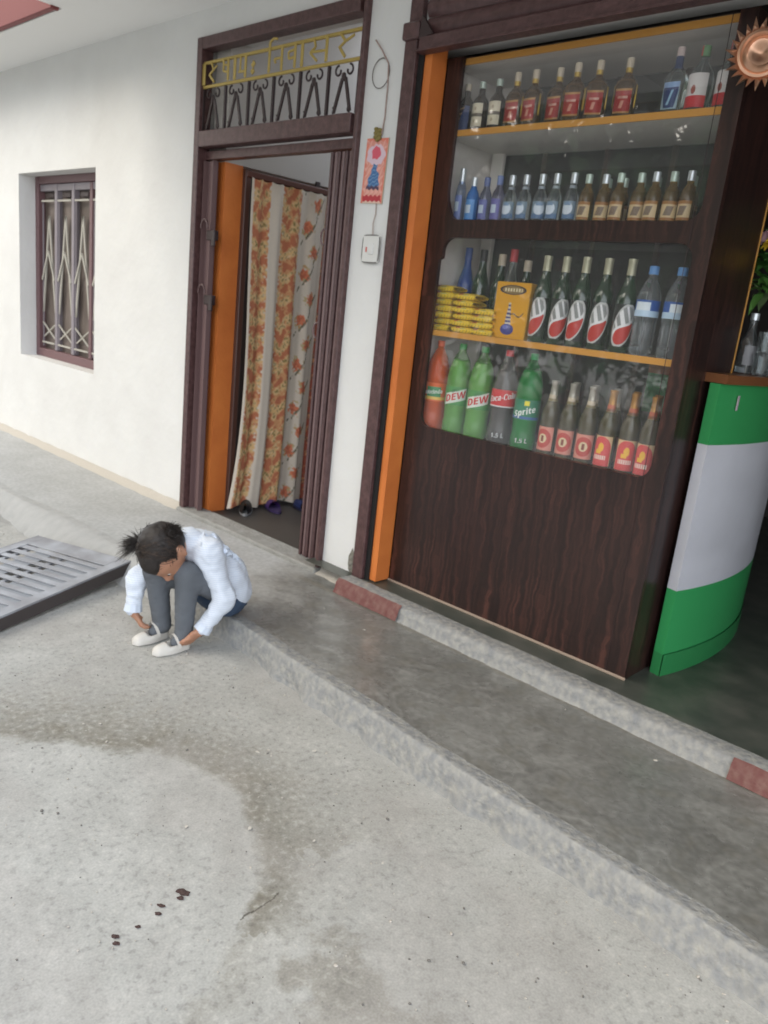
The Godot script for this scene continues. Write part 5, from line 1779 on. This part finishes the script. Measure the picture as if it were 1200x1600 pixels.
func debris() -> void:
	rng.seed = 5
	var husk := mat(lin(0.075, 0.045, 0.04), 0.95)
	var spots := [[-1.274, 1.553, 0.021, "largest, nearest the crack"], [-1.262, 1.566, 0.012, "touching the largest one"], [-1.27, 1.612, 0.012, "second pair, upper one"], [-1.252, 1.628, 0.011, "second pair, lower one"], [-1.247, 1.68, 0.009, "small pale one between the pairs"], [-1.254, 1.73, 0.012, "farthest from the crack, rounder"], [-1.236, 1.737, 0.01, "beside the farthest one"]]
	for s in spots:
		var o := Shape.new()
		var poly := PackedVector2Array()
		for i in 11:
			var a := TAU * i / 11
			var r: float = s[2] * rng.randf_range(0.4, 0.75)
			poly.append(Vector2(r * 1.25 * cos(a), r * 0.7 * sin(a)).rotated(0.6))
		o.prism(poly, 0.0, 0.002, Transform3D(Basis(Vector3.RIGHT, -PI / 2), Vector3.ZERO))
		o.ball(Vector3(0, 0.0022, 0), Vector3(s[2] * 0.4, 0.0022, s[2] * 0.25), 8)
		var n := part("husk", o, husk)
		tag(n, "dark brown husk scrap on the yard, " + s[3], "scrap", "brown scraps on the yard")
		n.position = Vector3(s[0], 0.001, s[1])
	var chip := mat(lin(0.6, 0.56, 0.5), 0.9)
	var chips := [[-0.757, 0.103, 0.233, 0.013, "on the dark walkway near the shop's entrance"], [-1.95, 0.103, 0.31, 0.008, "on the walkway below the red paint"], [-2.2, 0.103, 0.3, 0.006, "on the walkway near the door sill"], [-1.465, 0.002, 1.424, 0.011, "on the pale slab in the yard's middle"], [-1.63, 0.002, 1.07, 0.012, "on the damp stain below the kerb"], [-1.36, 0.002, 1.3, 0.012, "on the slab's edge"], [-1.22, 0.002, 1.2, 0.008, "between the slab's edge and the kerb"], [-1.05, 0.002, 1.12, 0.008, "below the kerb's middle"], [-1.53, 0.004, 0.93, 0.011, "at the foot of the kerb"], [-1.1, 0.103, 0.19, 0.007, "on the walkway below the cabinet"]]
	for c in chips:
		var o := Shape.new()
		var poly := PackedVector2Array()
		for i in 8:
			var a := TAU * i / 8
			poly.append(Vector2(cos(a), sin(a) * 0.6) * c[3] * rng.randf_range(0.35, 0.75))
		o.prism(poly, 0.0, c[3] * 0.15, Transform3D(Basis(Vector3.RIGHT, -PI / 2), Vector3.ZERO))
		var n := part("plaster_chip", o, chip)
		tag(n, "small pale plaster chip " + c[4], "chip", "plaster chips")
		n.position = Vector3(c[0], c[1], c[2])
		n.rotation.y = rng.randf() * 3.0

func grit() -> void:
	# loose sand and tiny stones on the yard
	rng.seed = 91
	for k in 2:
		var s := Shape.new()
		for i in (900 if k == 0 else 380):
			var x := rng.randf_range(-4.2, 0.1)
			var z := kerb_at(x, 2) + 0.02 + pow(rng.randf(), 1.6) * 1.2
			var r := rng.randf_range(0.001, 0.0028) if rng.randf() < 0.93 else rng.randf_range(0.0028, 0.0048)
			s.ball(Vector3(x, 0.001 + r * 0.3, z), Vector3(r * rng.randf_range(0.8, 1.6), r * 0.7, r), 5, Basis(Vector3.UP, rng.randf() * 3.0))
		var o := part("grit", s, mat(lin(0.5, 0.46, 0.41) if k == 0 else lin(0.19, 0.18, 0.165), 0.95))
		tag(o, "loose pale sand grains and tiny stones on the yard" if k == 0 else "loose dark grit scattered on the yard", "grit", "", "stuff")

# ---------------------------------------------------------------- the child tying a shoe
func child() -> void:
	var p := thing("person", "small child in pale blue shirt sitting on the kerb, bent over the white shoes", "person", Vector3(-2.4, 0.0, 0.7))
	var b := Vector3(2.4, 0.0, -0.7)   # world to the child's own frame
	var V := func(x: float, y: float, z: float) -> Vector3: return Vector3(x, y, z) + b
	var hc: Vector3 = V.call(-2.432, 0.378, 0.918)
	var F := Vector3(0.28, -0.9, 0.36).normalized()
	var U := Vector3(-0.02, 0.42, 0.9)
	U = (U - F * F.dot(U)).normalized()
	var X := U.cross(F)
	var knee_r: Vector3 = V.call(-2.485, 0.295, 0.925)
	var knee_l: Vector3 = V.call(-2.365, 0.305, 0.865)
	var ank_r: Vector3 = V.call(-2.49, 0.06, 0.888)
	var ank_l: Vector3 = V.call(-2.362, 0.06, 0.872)
	var hip_r: Vector3 = V.call(-2.45, 0.19, 0.675)
	var hip_l: Vector3 = V.call(-2.355, 0.19, 0.675)
	var sh_r: Vector3 = V.call(-2.512, 0.375, 0.84)
	var sh_l: Vector3 = V.call(-2.342, 0.385, 0.795)
	var el_r: Vector3 = V.call(-2.572, 0.235, 0.955)
	var el_l: Vector3 = V.call(-2.272, 0.215, 0.755)
	var wr_r: Vector3 = V.call(-2.553, 0.115, 0.98)
	var wr_l: Vector3 = V.call(-2.305, 0.092, 0.83)
	var chest: Vector3 = V.call(-2.425, 0.365, 0.765)
	var spine: Vector3 = V.call(-2.41, 0.28, 0.69)
	var pelvis: Vector3 = V.call(-2.4, 0.185, 0.655)
	var neck: Vector3 = V.call(-2.428, 0.42, 0.825)
	var skin := mat(lin(0.42, 0.21, 0.13), 0.5)
	skin.subsurf_scatter_enabled = true
	skin.subsurf_scatter_strength = 0.08
	# skin: one body under the clothes, with head and hands of finer grids in the same mesh
	var s := net([[pelvis, spine, 0.042, 0.05], [spine, chest, 0.06, 0.066], [chest, neck, 0.06, 0.03], [neck, hc, 0.03, 0.04], [chest, sh_r, 0.05, 0.036], [chest, sh_l, 0.05, 0.036],
		[sh_r, el_r, 0.033, 0.026], [el_r, wr_r, 0.026, 0.018], [sh_l, el_l, 0.033, 0.026], [el_l, wr_l, 0.026, 0.018],
		[pelvis, hip_r, 0.042, 0.04], [pelvis, hip_l, 0.042, 0.04], [hip_r, knee_r, 0.04, 0.034], [hip_l, knee_l, 0.04, 0.034], [knee_r, ank_r, 0.034, 0.022], [knee_l, ank_l, 0.034, 0.022]], 0.012, 0.012)
	var head := [[hc + U * 0.016 - F * 0.014, hc + U * 0.016 + F * 0.006, 0.084, 0.083], [hc - U * 0.03 + F * 0.028, hc - U * 0.045 + F * 0.036, 0.053, 0.045], [hc - U * 0.07 + F * 0.052, hc - U * 0.072 + F * 0.056, 0.024, 0.02],
		[hc - U * 0.012 + F * 0.082, hc - U * 0.03 + F * 0.091, 0.006, 0.011]]
	for q in [-1.0, 1.0]:
		head.append([hc - U * 0.035 + F * 0.05 + X * q * 0.034, hc - U * 0.045 + F * 0.045 + X * q * 0.03, 0.024, 0.022])
		head.append([hc + X * q * 0.083 + U * 0.004 - F * 0.008, hc + X * q * 0.084 - U * 0.022 - F * 0.002, 0.012, 0.008])
		head.append([hc + X * q * 0.092 + U * 0.008 - F * 0.014, hc + X * q * 0.091 - U * 0.012 - F * 0.012, 0.006, 0.005])
	head.append([hc - U * 0.052 + F * 0.081, hc - U * 0.056 + F * 0.079, 0.01, 0.009])
	s.put(net(head, 0.006, 0.005), Transform3D())
	# hands: palm, four fingers, thumb
	var hands := [[wr_r, V.call(-2.532, 0.062, 0.955) as Vector3, V.call(-2.508, 0.04, 0.905) as Vector3, Vector3(0.6, -0.3, 0.5)], [wr_l, V.call(-2.325, 0.055, 0.868) as Vector3, V.call(-2.348, 0.028, 0.9) as Vector3, Vector3(-0.6, 0.2, -0.7)]]
	for h in hands:
		var w: Vector3 = h[0]
		var k: Vector3 = h[1]
		var tipc: Vector3 = h[2]
		var d := (k - w).normalized()
		var across := d.cross(tipc - k).normalized() if d.cross(tipc - k).length() > 1e-4 else Vector3.RIGHT
		var bones := [[w, w + d * 0.012, 0.0175, 0.017]]
		for i in 4:
			var o := (i - 1.5) * 0.0105
			var kn := k + across * o
			bones.append([w + d * 0.012 + across * o * 0.6, kn, 0.011, 0.0085])
			var ln: float = [0.85, 1.0, 0.95, 0.75][i]
			var m := kn + ((tipc - k).normalized() * 0.6 + d * 0.4).normalized() * 0.02 * ln + across * o * 0.12
			bones.append([kn, m, 0.0072, 0.0066])
			bones.append([m, m + ((tipc - k).normalized() * 0.9 - d * 0.25).normalized() * 0.017 * ln, 0.0066, 0.0054])
		var th: Vector3 = w + d * 0.014 + across * -0.014
		var tm := th + (d * 0.6 - across * 0.5 + (tipc - k).normalized() * 0.5).normalized() * 0.02
		bones.append([th, tm, 0.0092, 0.0078])
		bones.append([tm, tm + (d * 0.3 + (tipc - k).normalized() * 0.8 + across * 0.25).normalized() * 0.018, 0.0075, 0.006])
		s.put(net(bones, 0.0025, 0.003), Transform3D())
	part("body", s, skin, p)
	for q in [-1.0, 1.0]:
		var e := Shape.new().ball(hc + F * 0.071 - U * 0.008 + X * q * 0.029, Vector3.ONE * 0.0115, 12)
		var eye := part("eye", e, mat(lin(0.6, 0.58, 0.55), 0.2), p)
		part("iris", Shape.new().ball(hc + F * 0.0795 - U * 0.01 + X * q * 0.029, Vector3.ONE * 0.0052, 10), mat(lin(0.01, 0.006, 0.004), 0.2), eye)
		part("eyebrow", Shape.new().tube([hc + F * 0.079 + U * 0.012 + X * q * 0.014, hc + F * 0.08 + U * 0.016 + X * q * 0.03, hc + F * 0.07 + U * 0.012 + X * q * 0.046], 0.003, 6), mat(lin(0.015, 0.01, 0.008), 0.8), p)
	part("mouth", Shape.new().ball(hc - U * 0.054 + F * 0.0885, Vector3(0.017, 0.004, 0.004), 10, Basis(X, U, F)), mat(lin(0.36, 0.12, 0.09), 0.5), p)
	# clothes
	var wr := FastNoiseLite.new()
	wr.seed = 4
	wr.frequency = 11.0
	wr.fractal_octaves = 2
	var crumple := func(q: Vector3) -> float: return 0.013 * absf(wr.get_noise_3d(q.x * 1.0, q.y * 1.9, q.z * 1.0)) - 0.003
	var shirt := net([[V.call(-2.385, 0.195, 0.648), V.call(-2.4, 0.26, 0.675), 0.08, 0.084], [V.call(-2.365, 0.2, 0.66), V.call(-2.37, 0.25, 0.68), 0.07, 0.07], [V.call(-2.405, 0.26, 0.675), spine, 0.08, 0.075], [spine, chest, 0.075, 0.074], [chest, V.call(-2.43, 0.41, 0.825), 0.076, 0.056], [chest, sh_r, 0.062, 0.05], [chest, sh_l, 0.062, 0.052],
		[sh_r, el_r, 0.046, 0.037], [el_r, wr_r.lerp(el_r, 0.08), 0.037, 0.029], [sh_l, el_l, 0.048, 0.038], [el_l, wr_l.lerp(el_l, 0.08), 0.038, 0.0295],
		[sh_r + Vector3(-0.01, 0.014, 0), sh_r + Vector3(-0.018, -0.03, 0.03), 0.043, 0.043], [sh_l + Vector3(0.014, 0.014, 0), sh_l + Vector3(0.018, -0.035, -0.01), 0.044, 0.044]], 0.009, 0.008, crumple)
	var cloth := mat(Color.WHITE, 0.9)
	cloth.albedo_texture = paint(16, 64, func(_u: float, v: float) -> Color:
		return Color(0.86, 0.885, 0.92) if fmod(v * 8.0, 1.0) < 0.62 else Color(0.79, 0.825, 0.885))
	cloth.uv1_triplanar = true
	cloth.uv1_scale = Vector3.ONE * 16.0
	var shirt_part := part("shirt", shirt, cloth, p)
	# ruffles: wavy strips over the shoulders, across the back and at the cuffs
	var frill_mat := mat(lin(0.64, 0.7, 0.8), 0.9)
	var lines := [[sh_l + Vector3(0.0, 0.05, 0.035), sh_l + Vector3(0.05, 0.035, -0.005), sh_l + Vector3(0.035, 0.02, -0.06)],
		[sh_r + Vector3(0.0, 0.052, 0.03), sh_r + Vector3(-0.05, 0.03, 0.03), sh_r + Vector3(-0.045, -0.01, 0.06)],
		[V.call(-2.375, 0.455, 0.80), V.call(-2.345, 0.42, 0.73), V.call(-2.35, 0.34, 0.65)],
		[V.call(-2.49, 0.43, 0.79), V.call(-2.43, 0.45, 0.755), V.call(-2.37, 0.435, 0.745)]]
	for ln in lines:
		var pts := []
		for r in 3:
			for c in 46:
				var t := c / 45.0
				var m := (ln[0] as Vector3).lerp(ln[1], t).lerp((ln[1] as Vector3).lerp(ln[2], t), t)
				var out := (m - (chest if m.y > 0.3 else spine)).normalized()
				var wob := sin(t * 46.0) * 0.006 + sin(t * 23.0 + 1.0) * 0.004
				pts.append([m + out * (0.003 + 0.012 * r * 0.5) + Vector3(0, -0.013 * r + (wob if r else 0.0), 0) + out * wob * r * 0.5, Vector2(t, r)])
		part("ruffle", Shape.new().sheet(pts, 46), frill_mat, shirt_part)
	for cu in [[el_r, wr_r], [el_l, wr_l]]:
		var d := ((cu[1] as Vector3) - (cu[0] as Vector3)).normalized()
		var base: Vector3 = (cu[1] as Vector3) - d * 0.004
		var sd := d.cross(Vector3.UP).normalized()
		var od := d.cross(sd)
		var pts := []
		for r in 3:
			for c in 33:
				var a := TAU * c / 32.0
				var rr := 0.0315 + 0.001 * r + 0.0022 * sin(c * 1.9) * (0.4 + 0.3 * r)
				pts.append([base + (sd * cos(a) + od * sin(a)) * rr + d * (-0.022 + 0.014 * r), Vector2(c / 32.0, r)])
		part("cuff", Shape.new().sheet(pts, 33), frill_mat, shirt_part)
	var grey := mat(lin(0.115, 0.125, 0.14), 0.9)
	bump(grey, M.fine, 0.08, 9.0)
	var leg_folds := func(q: Vector3) -> float: return 0.006 * absf(wr.get_noise_3d(q.x * 1.5, q.y * 4.0, q.z * 1.5)) - 0.0015
	var legs := net([[V.call(-2.43, 0.17, 0.68), hip_r, 0.05, 0.054], [V.call(-2.38, 0.17, 0.69), hip_l, 0.05, 0.054], [hip_r, knee_r, 0.056, 0.048], [hip_l, knee_l, 0.056, 0.048], [knee_r, ank_r, 0.046, 0.034], [knee_l, ank_l, 0.046, 0.0335],
		[ank_r, ank_r + Vector3(0, -0.022, 0.035), 0.026, 0.02], [ank_l, ank_l + Vector3(0, -0.022, 0.035), 0.026, 0.02]], 0.006, 0.006, leg_folds)
	part("leggings", legs, grey, p)
	var skirt := net([[V.call(-2.43, 0.168, 0.655), V.call(-2.37, 0.168, 0.655), 0.066, 0.066], [V.call(-2.45, 0.165, 0.7), V.call(-2.35, 0.165, 0.7), 0.058, 0.058]], 0.012, 0.009, crumple)
	part("skirt", skirt, mat(lin(0.045, 0.075, 0.13), 0.9), p)
	# shoes: sole, upper with a wide opening, strap
	var white := mat(lin(0.64, 0.61, 0.56), 0.42)
	for sgn in [-1.0, 1.0]:
		var an: Vector3 = ank_r if sgn < 0 else ank_l
		var toe := Vector3(0.1 if sgn < 0 else 0.12, 0, 1.0).normalized() * -1.0
		var fd := Vector3(-0.02 if sgn < 0 else -0.08, 0, 1.0).normalized()
		var sx := Vector3(fd.z, 0, -fd.x)
		var heel: Vector3 = Vector3(an.x, 0.004, an.z - 0.03)
		var sole := PackedVector2Array()
		var out := func(t: float) -> float:  # half width along the foot
			return (0.021 + 0.0105 * sin(clampf((t - 0.2) / 0.55, 0.0, 1.0) * PI * 0.75)) * sqrt(clampf(1.0 - pow(2.0 * t - 1.0, 6.0), 0.0, 1.0))
		for i in 17:
			sole.append(Vector2(out.call(i / 16.0), -0.155 * i / 16.0))
		for i in range(15, 0, -1):
			sole.append(Vector2(-out.call(i / 16.0), -0.155 * i / 16.0))
		var frame := Transform3D(Basis(sx, Vector3.UP, fd), heel) * Transform3D(Basis(Vector3.RIGHT, -PI / 2), Vector3.ZERO)
		var sh := part("shoe", Shape.new().prism(sole, 0.0, 0.009, frame), white, p)
		var pts := []
		var ft := Transform3D(Basis(sx, Vector3.UP, fd), heel)
		for r in 17:
			var t := r / 16.0
			var w: float = (out.call(t) as float) + 0.0012
			var open := t > 0.05 and t < 0.62
			var high := lerpf(0.036, 0.03, t) if t < 0.6 else 0.032 * sqrt(clampf(1.0 - pow((t - 0.6) / 0.4, 2.0), 0.0, 1.0)) + 0.004
			for c in 15:
				var a := PI * c / 14.0
				if open:   # the upper stops at the rim of the opening: fold the middle down inside
					var ww := -cos(a)
					var y := high * (1.0 - 0.15 * t) if absf(ww) > 0.75 else 0.01
					pts.append([ft * Vector3(-w * ww * (1.0 if absf(ww) > 0.9 else 0.94), clampf(y * minf(1.0, (1.0 - absf(ww)) * 9.0 + 0.12), 0.004, high), 0.155 * t), Vector2(c, r)])
				else:
					pts.append([ft * Vector3(w * cos(a), 0.005 + high * sin(a), 0.155 * t), Vector2(c, r)])
		pts.reverse()
		part("upper", Shape.new().sheet(pts, 15), white, sh)
		var strap := []
		for r in 2:
			for c in 15:
				var a := PI * c / 14.0
				strap.append([ft * Vector3(0.034 * cos(a), 0.02 + (0.047 + (0.006 if sgn < 0 else 0.0)) * sin(a), 0.052 + 0.013 * r + 0.012 * sin(a)), Vector2(c, r)])
		strap.reverse()
		part("strap", Shape.new().sheet(strap, 15), white, sh)
	# hair: cap, strands, two tufts
	var hm := mat(lin(0.017, 0.012, 0.01), 0.6)
	var hn := func(q: Vector3) -> float: return 0.004 * wr.get_noise_3d(q.x * 2.0, q.y * 2.0, q.z * 2.0)
	var hair := net([[hc + U * 0.026 - F * 0.024, hc + U * 0.024 - F * 0.008, 0.088, 0.0875], [hc + U * 0.045 + F * 0.042, hc + U * 0.035 + F * 0.034, 0.05, 0.058], [hc - U * 0.02 - F * 0.05, hc - U * 0.05 - F * 0.045, 0.05, 0.03]], 0.006, 0.006, hn)
	var hp := part("hair", hair, hm, p)
	rng.seed = 33
	var st := Shape.new()
	var st2 := Shape.new()
	var part_line := X * -0.012
	for k in 900:
		# each strand starts at the parting and lies over the skull to one side or the back
		var t := rng.randf()
		var start := (U * (0.9 - 0.35 * absf(t - 0.35)) + F * (0.72 - 1.35 * t)).normalized() + part_line * 4.0
		var side := 1.0 if rng.randf() < 0.5 else -1.0
		var goal := (X * side * rng.randf_range(0.75, 1.0) + U * rng.randf_range(-0.15, 0.5) + F * rng.randf_range(-0.6, 0.45)).normalized()
		var line := []
		var ctr := hc + U * 0.02 - F * 0.016
		var lift := rng.randf_range(0.087, 0.0935)
		for i in 7:
			var dir := start.lerp(goal, i / 6.0).normalized()
			var ex := 1.0 + 0.1 * maxf(0.0, dir.dot(F)) - 0.03 * absf(dir.dot(X))
			line.append(ctr + dir * lift * ex + Vector3(rng.randf_range(-1, 1), rng.randf_range(-1, 1), rng.randf_range(-1, 1)) * 0.002)
		(st if k % 3 else st2).tube(line, [0.0005, 0.001, 0.0013, 0.0013, 0.0012, 0.001, 0.0004], 4)
	for k in 110:
		var d := (X * rng.randf_range(-1, 1) + U * rng.randf_range(-0.2, 1.0) + F * rng.randf_range(-0.9, 0.75)).normalized()
		var tang := d.cross(Vector3(rng.randf_range(-1, 1), rng.randf_range(-1, 1), rng.randf_range(-1, 1))).normalized()
		var q := hc + U * 0.024 - F * 0.014 + d * 0.089
		var ln := rng.randf_range(0.025, 0.06)
		st.tube([q, q + tang * ln * 0.5 + d * 0.007, q + tang * ln + d * rng.randf_range(0.0, 0.014)], [0.0011, 0.0009, 0.0003], 4)
	var sm := part("strand", st, hm, hp)
	sm.set_meta("kind", "stuff")
	part("strand", st2, mat(lin(0.05, 0.03, 0.02), 0.5), hp).set_meta("kind", "stuff")
	for tf in [[hc + X * -0.055 + U * 0.062 - F * 0.01, (X * -0.9 + U * 0.42 - F * 0.2).normalized(), 0.095, 0.6], [hc + X * 0.07 + U * 0.045 - F * 0.062, (X * 0.75 + U * 0.3 - F * 0.55).normalized(), 0.06, 0.6]]:
		var ts := Shape.new()
		for k in 320:
			var d := ((tf[1] as Vector3) + Vector3(rng.randf_range(-1, 1), rng.randf_range(-1, 1), rng.randf_range(-1, 1)) * (tf[3] as float)).normalized()
			var q: Vector3 = tf[0]
			var ln: float = tf[2] * rng.randf_range(0.6, 1.15)
			ts.tube([q, q + d * ln * 0.5 + U * 0.006, q + d * ln - Vector3(0, ln * 0.22, 0)], [0.0017, 0.0012, 0.0003], 4)
		ts.ball((tf[0] as Vector3) + (tf[1] as Vector3) * 0.012, Vector3.ONE * 0.026, 10)
		part("pigtail", ts, hm, hp)

# ---------------------------------------------------------------- across the yard, seen only as reflections in the panes
func far_tree(x: float, z: float, h: float, seed_: int, label: String) -> void:
	var t := thing("tree", label, "tree", Vector3(x, -0.004, z), 0.0, "trees across the yard")
	rng.seed = seed_
	part("trunk", Shape.new().tube([Vector3(0, 0, 0), Vector3(0.08, h * 0.25, 0.03), Vector3(0, h * 0.5, 0), Vector3(0.1, h * 0.75, 0)], [0.2, 0.16, 0.12, 0.04], 8), mat(lin(0.1, 0.08, 0.06), 0.9), t)
	var s := Shape.new()
	for k in 2600:
		var d := Vector3(rng.randfn(), rng.randfn() * 1.1, rng.randfn()) * h * 0.19
		var c := Vector3(0, h * 0.5, 0) + d
		var a := Vector3(rng.randf_range(-1, 1), rng.randf_range(-1, 1), rng.randf_range(-1, 1)).normalized()
		leaf(s, c, a, Vector3.UP, rng.randf_range(0.3, 0.5), 0.11)
	part("crown", s, mat(lin(0.045, 0.09, 0.025), 0.6), t).set_meta("kind", "stuff")

const PORCH := 1.8

func _ready() -> void:
	var cam := Camera3D.new()
	cam.name = "camera"
	add_child(cam)
	cam.transform = Transform3D(Basis(Vector3(0.71642, 0.105572, -0.689635), Vector3(-0.250102, 0.96165, -0.112602), Vector3(0.6513, 0.253149, 0.715349)).orthonormalized(), Vector3(0, 1.344, 2.411))
	cam.fov = 66.9
	cam.near = 0.05
	cam.far = 200.0
	cam.current = true
	var optics := CameraAttributesPhysical.new()   # hand-held and focused too near: everything a little soft
	optics.frustum_focal_length = 18.16
	optics.frustum_focus_distance = 1.0
	optics.exposure_aperture = 7.5
	cam.attributes = optics
	var sky_mat := ProceduralSkyMaterial.new()
	sky_mat.sky_top_color = Color(0.83, 0.87, 0.925)
	sky_mat.sky_horizon_color = Color(0.94, 0.95, 0.962)
	sky_mat.sky_curve = 0.2
	sky_mat.ground_bottom_color = Color(0.45, 0.44, 0.42)
	sky_mat.ground_horizon_color = Color(0.6, 0.6, 0.58)
	var sky := Sky.new()
	sky.sky_material = sky_mat
	var env := Environment.new()
	env.background_mode = Environment.BG_SKY
	env.sky = sky
	env.background_energy_multiplier = 1.0
	env.tonemap_mode = Environment.TONE_MAPPER_LINEAR
	env.tonemap_exposure = 3.5
	env.sdfgi_enabled = true
	env.ssao_enabled = true
	env.ssil_enabled = true
	var we := WorldEnvironment.new()
	we.name = "world_environment"
	we.environment = env
	add_child(we)
	var sun := DirectionalLight3D.new()
	sun.name = "sun"
	sun.light_color = Color(1.0, 0.97, 0.92)
	sun.light_energy = 0.3
	sun.light_angular_distance = 45.0
	sun.shadow_enabled = true
	add_child(sun)
	sun.look_at_from_position(Vector3(-6, 7, 9), Vector3.ZERO)
	sans = font("Droid Sans", true)
	serif = font("Droid Serif", true)
	materials()
	grounds()
	walls()
	window()
	shutter()
	gate()
	cabinet()
	counter()
	curtain()
	footwear()
	flask_bottles()
	quarter_bottles()
	beer_bottles()
	soft_drinks()
	packets()
	ornament()
	pillar_things()
	ramp()
	child()
	debris()
	grit()
	far_tree(-9.8, 9.0, 6.5, 1, "dense leafy tree across the yard, farthest left of three")
	far_tree(-7.0, 9.6, 7.0, 2, "tallest leafy tree across the yard")
	far_tree(-4.4, 9.0, 5.5, 3, "lower leafy tree across the yard, nearest the camera's side")
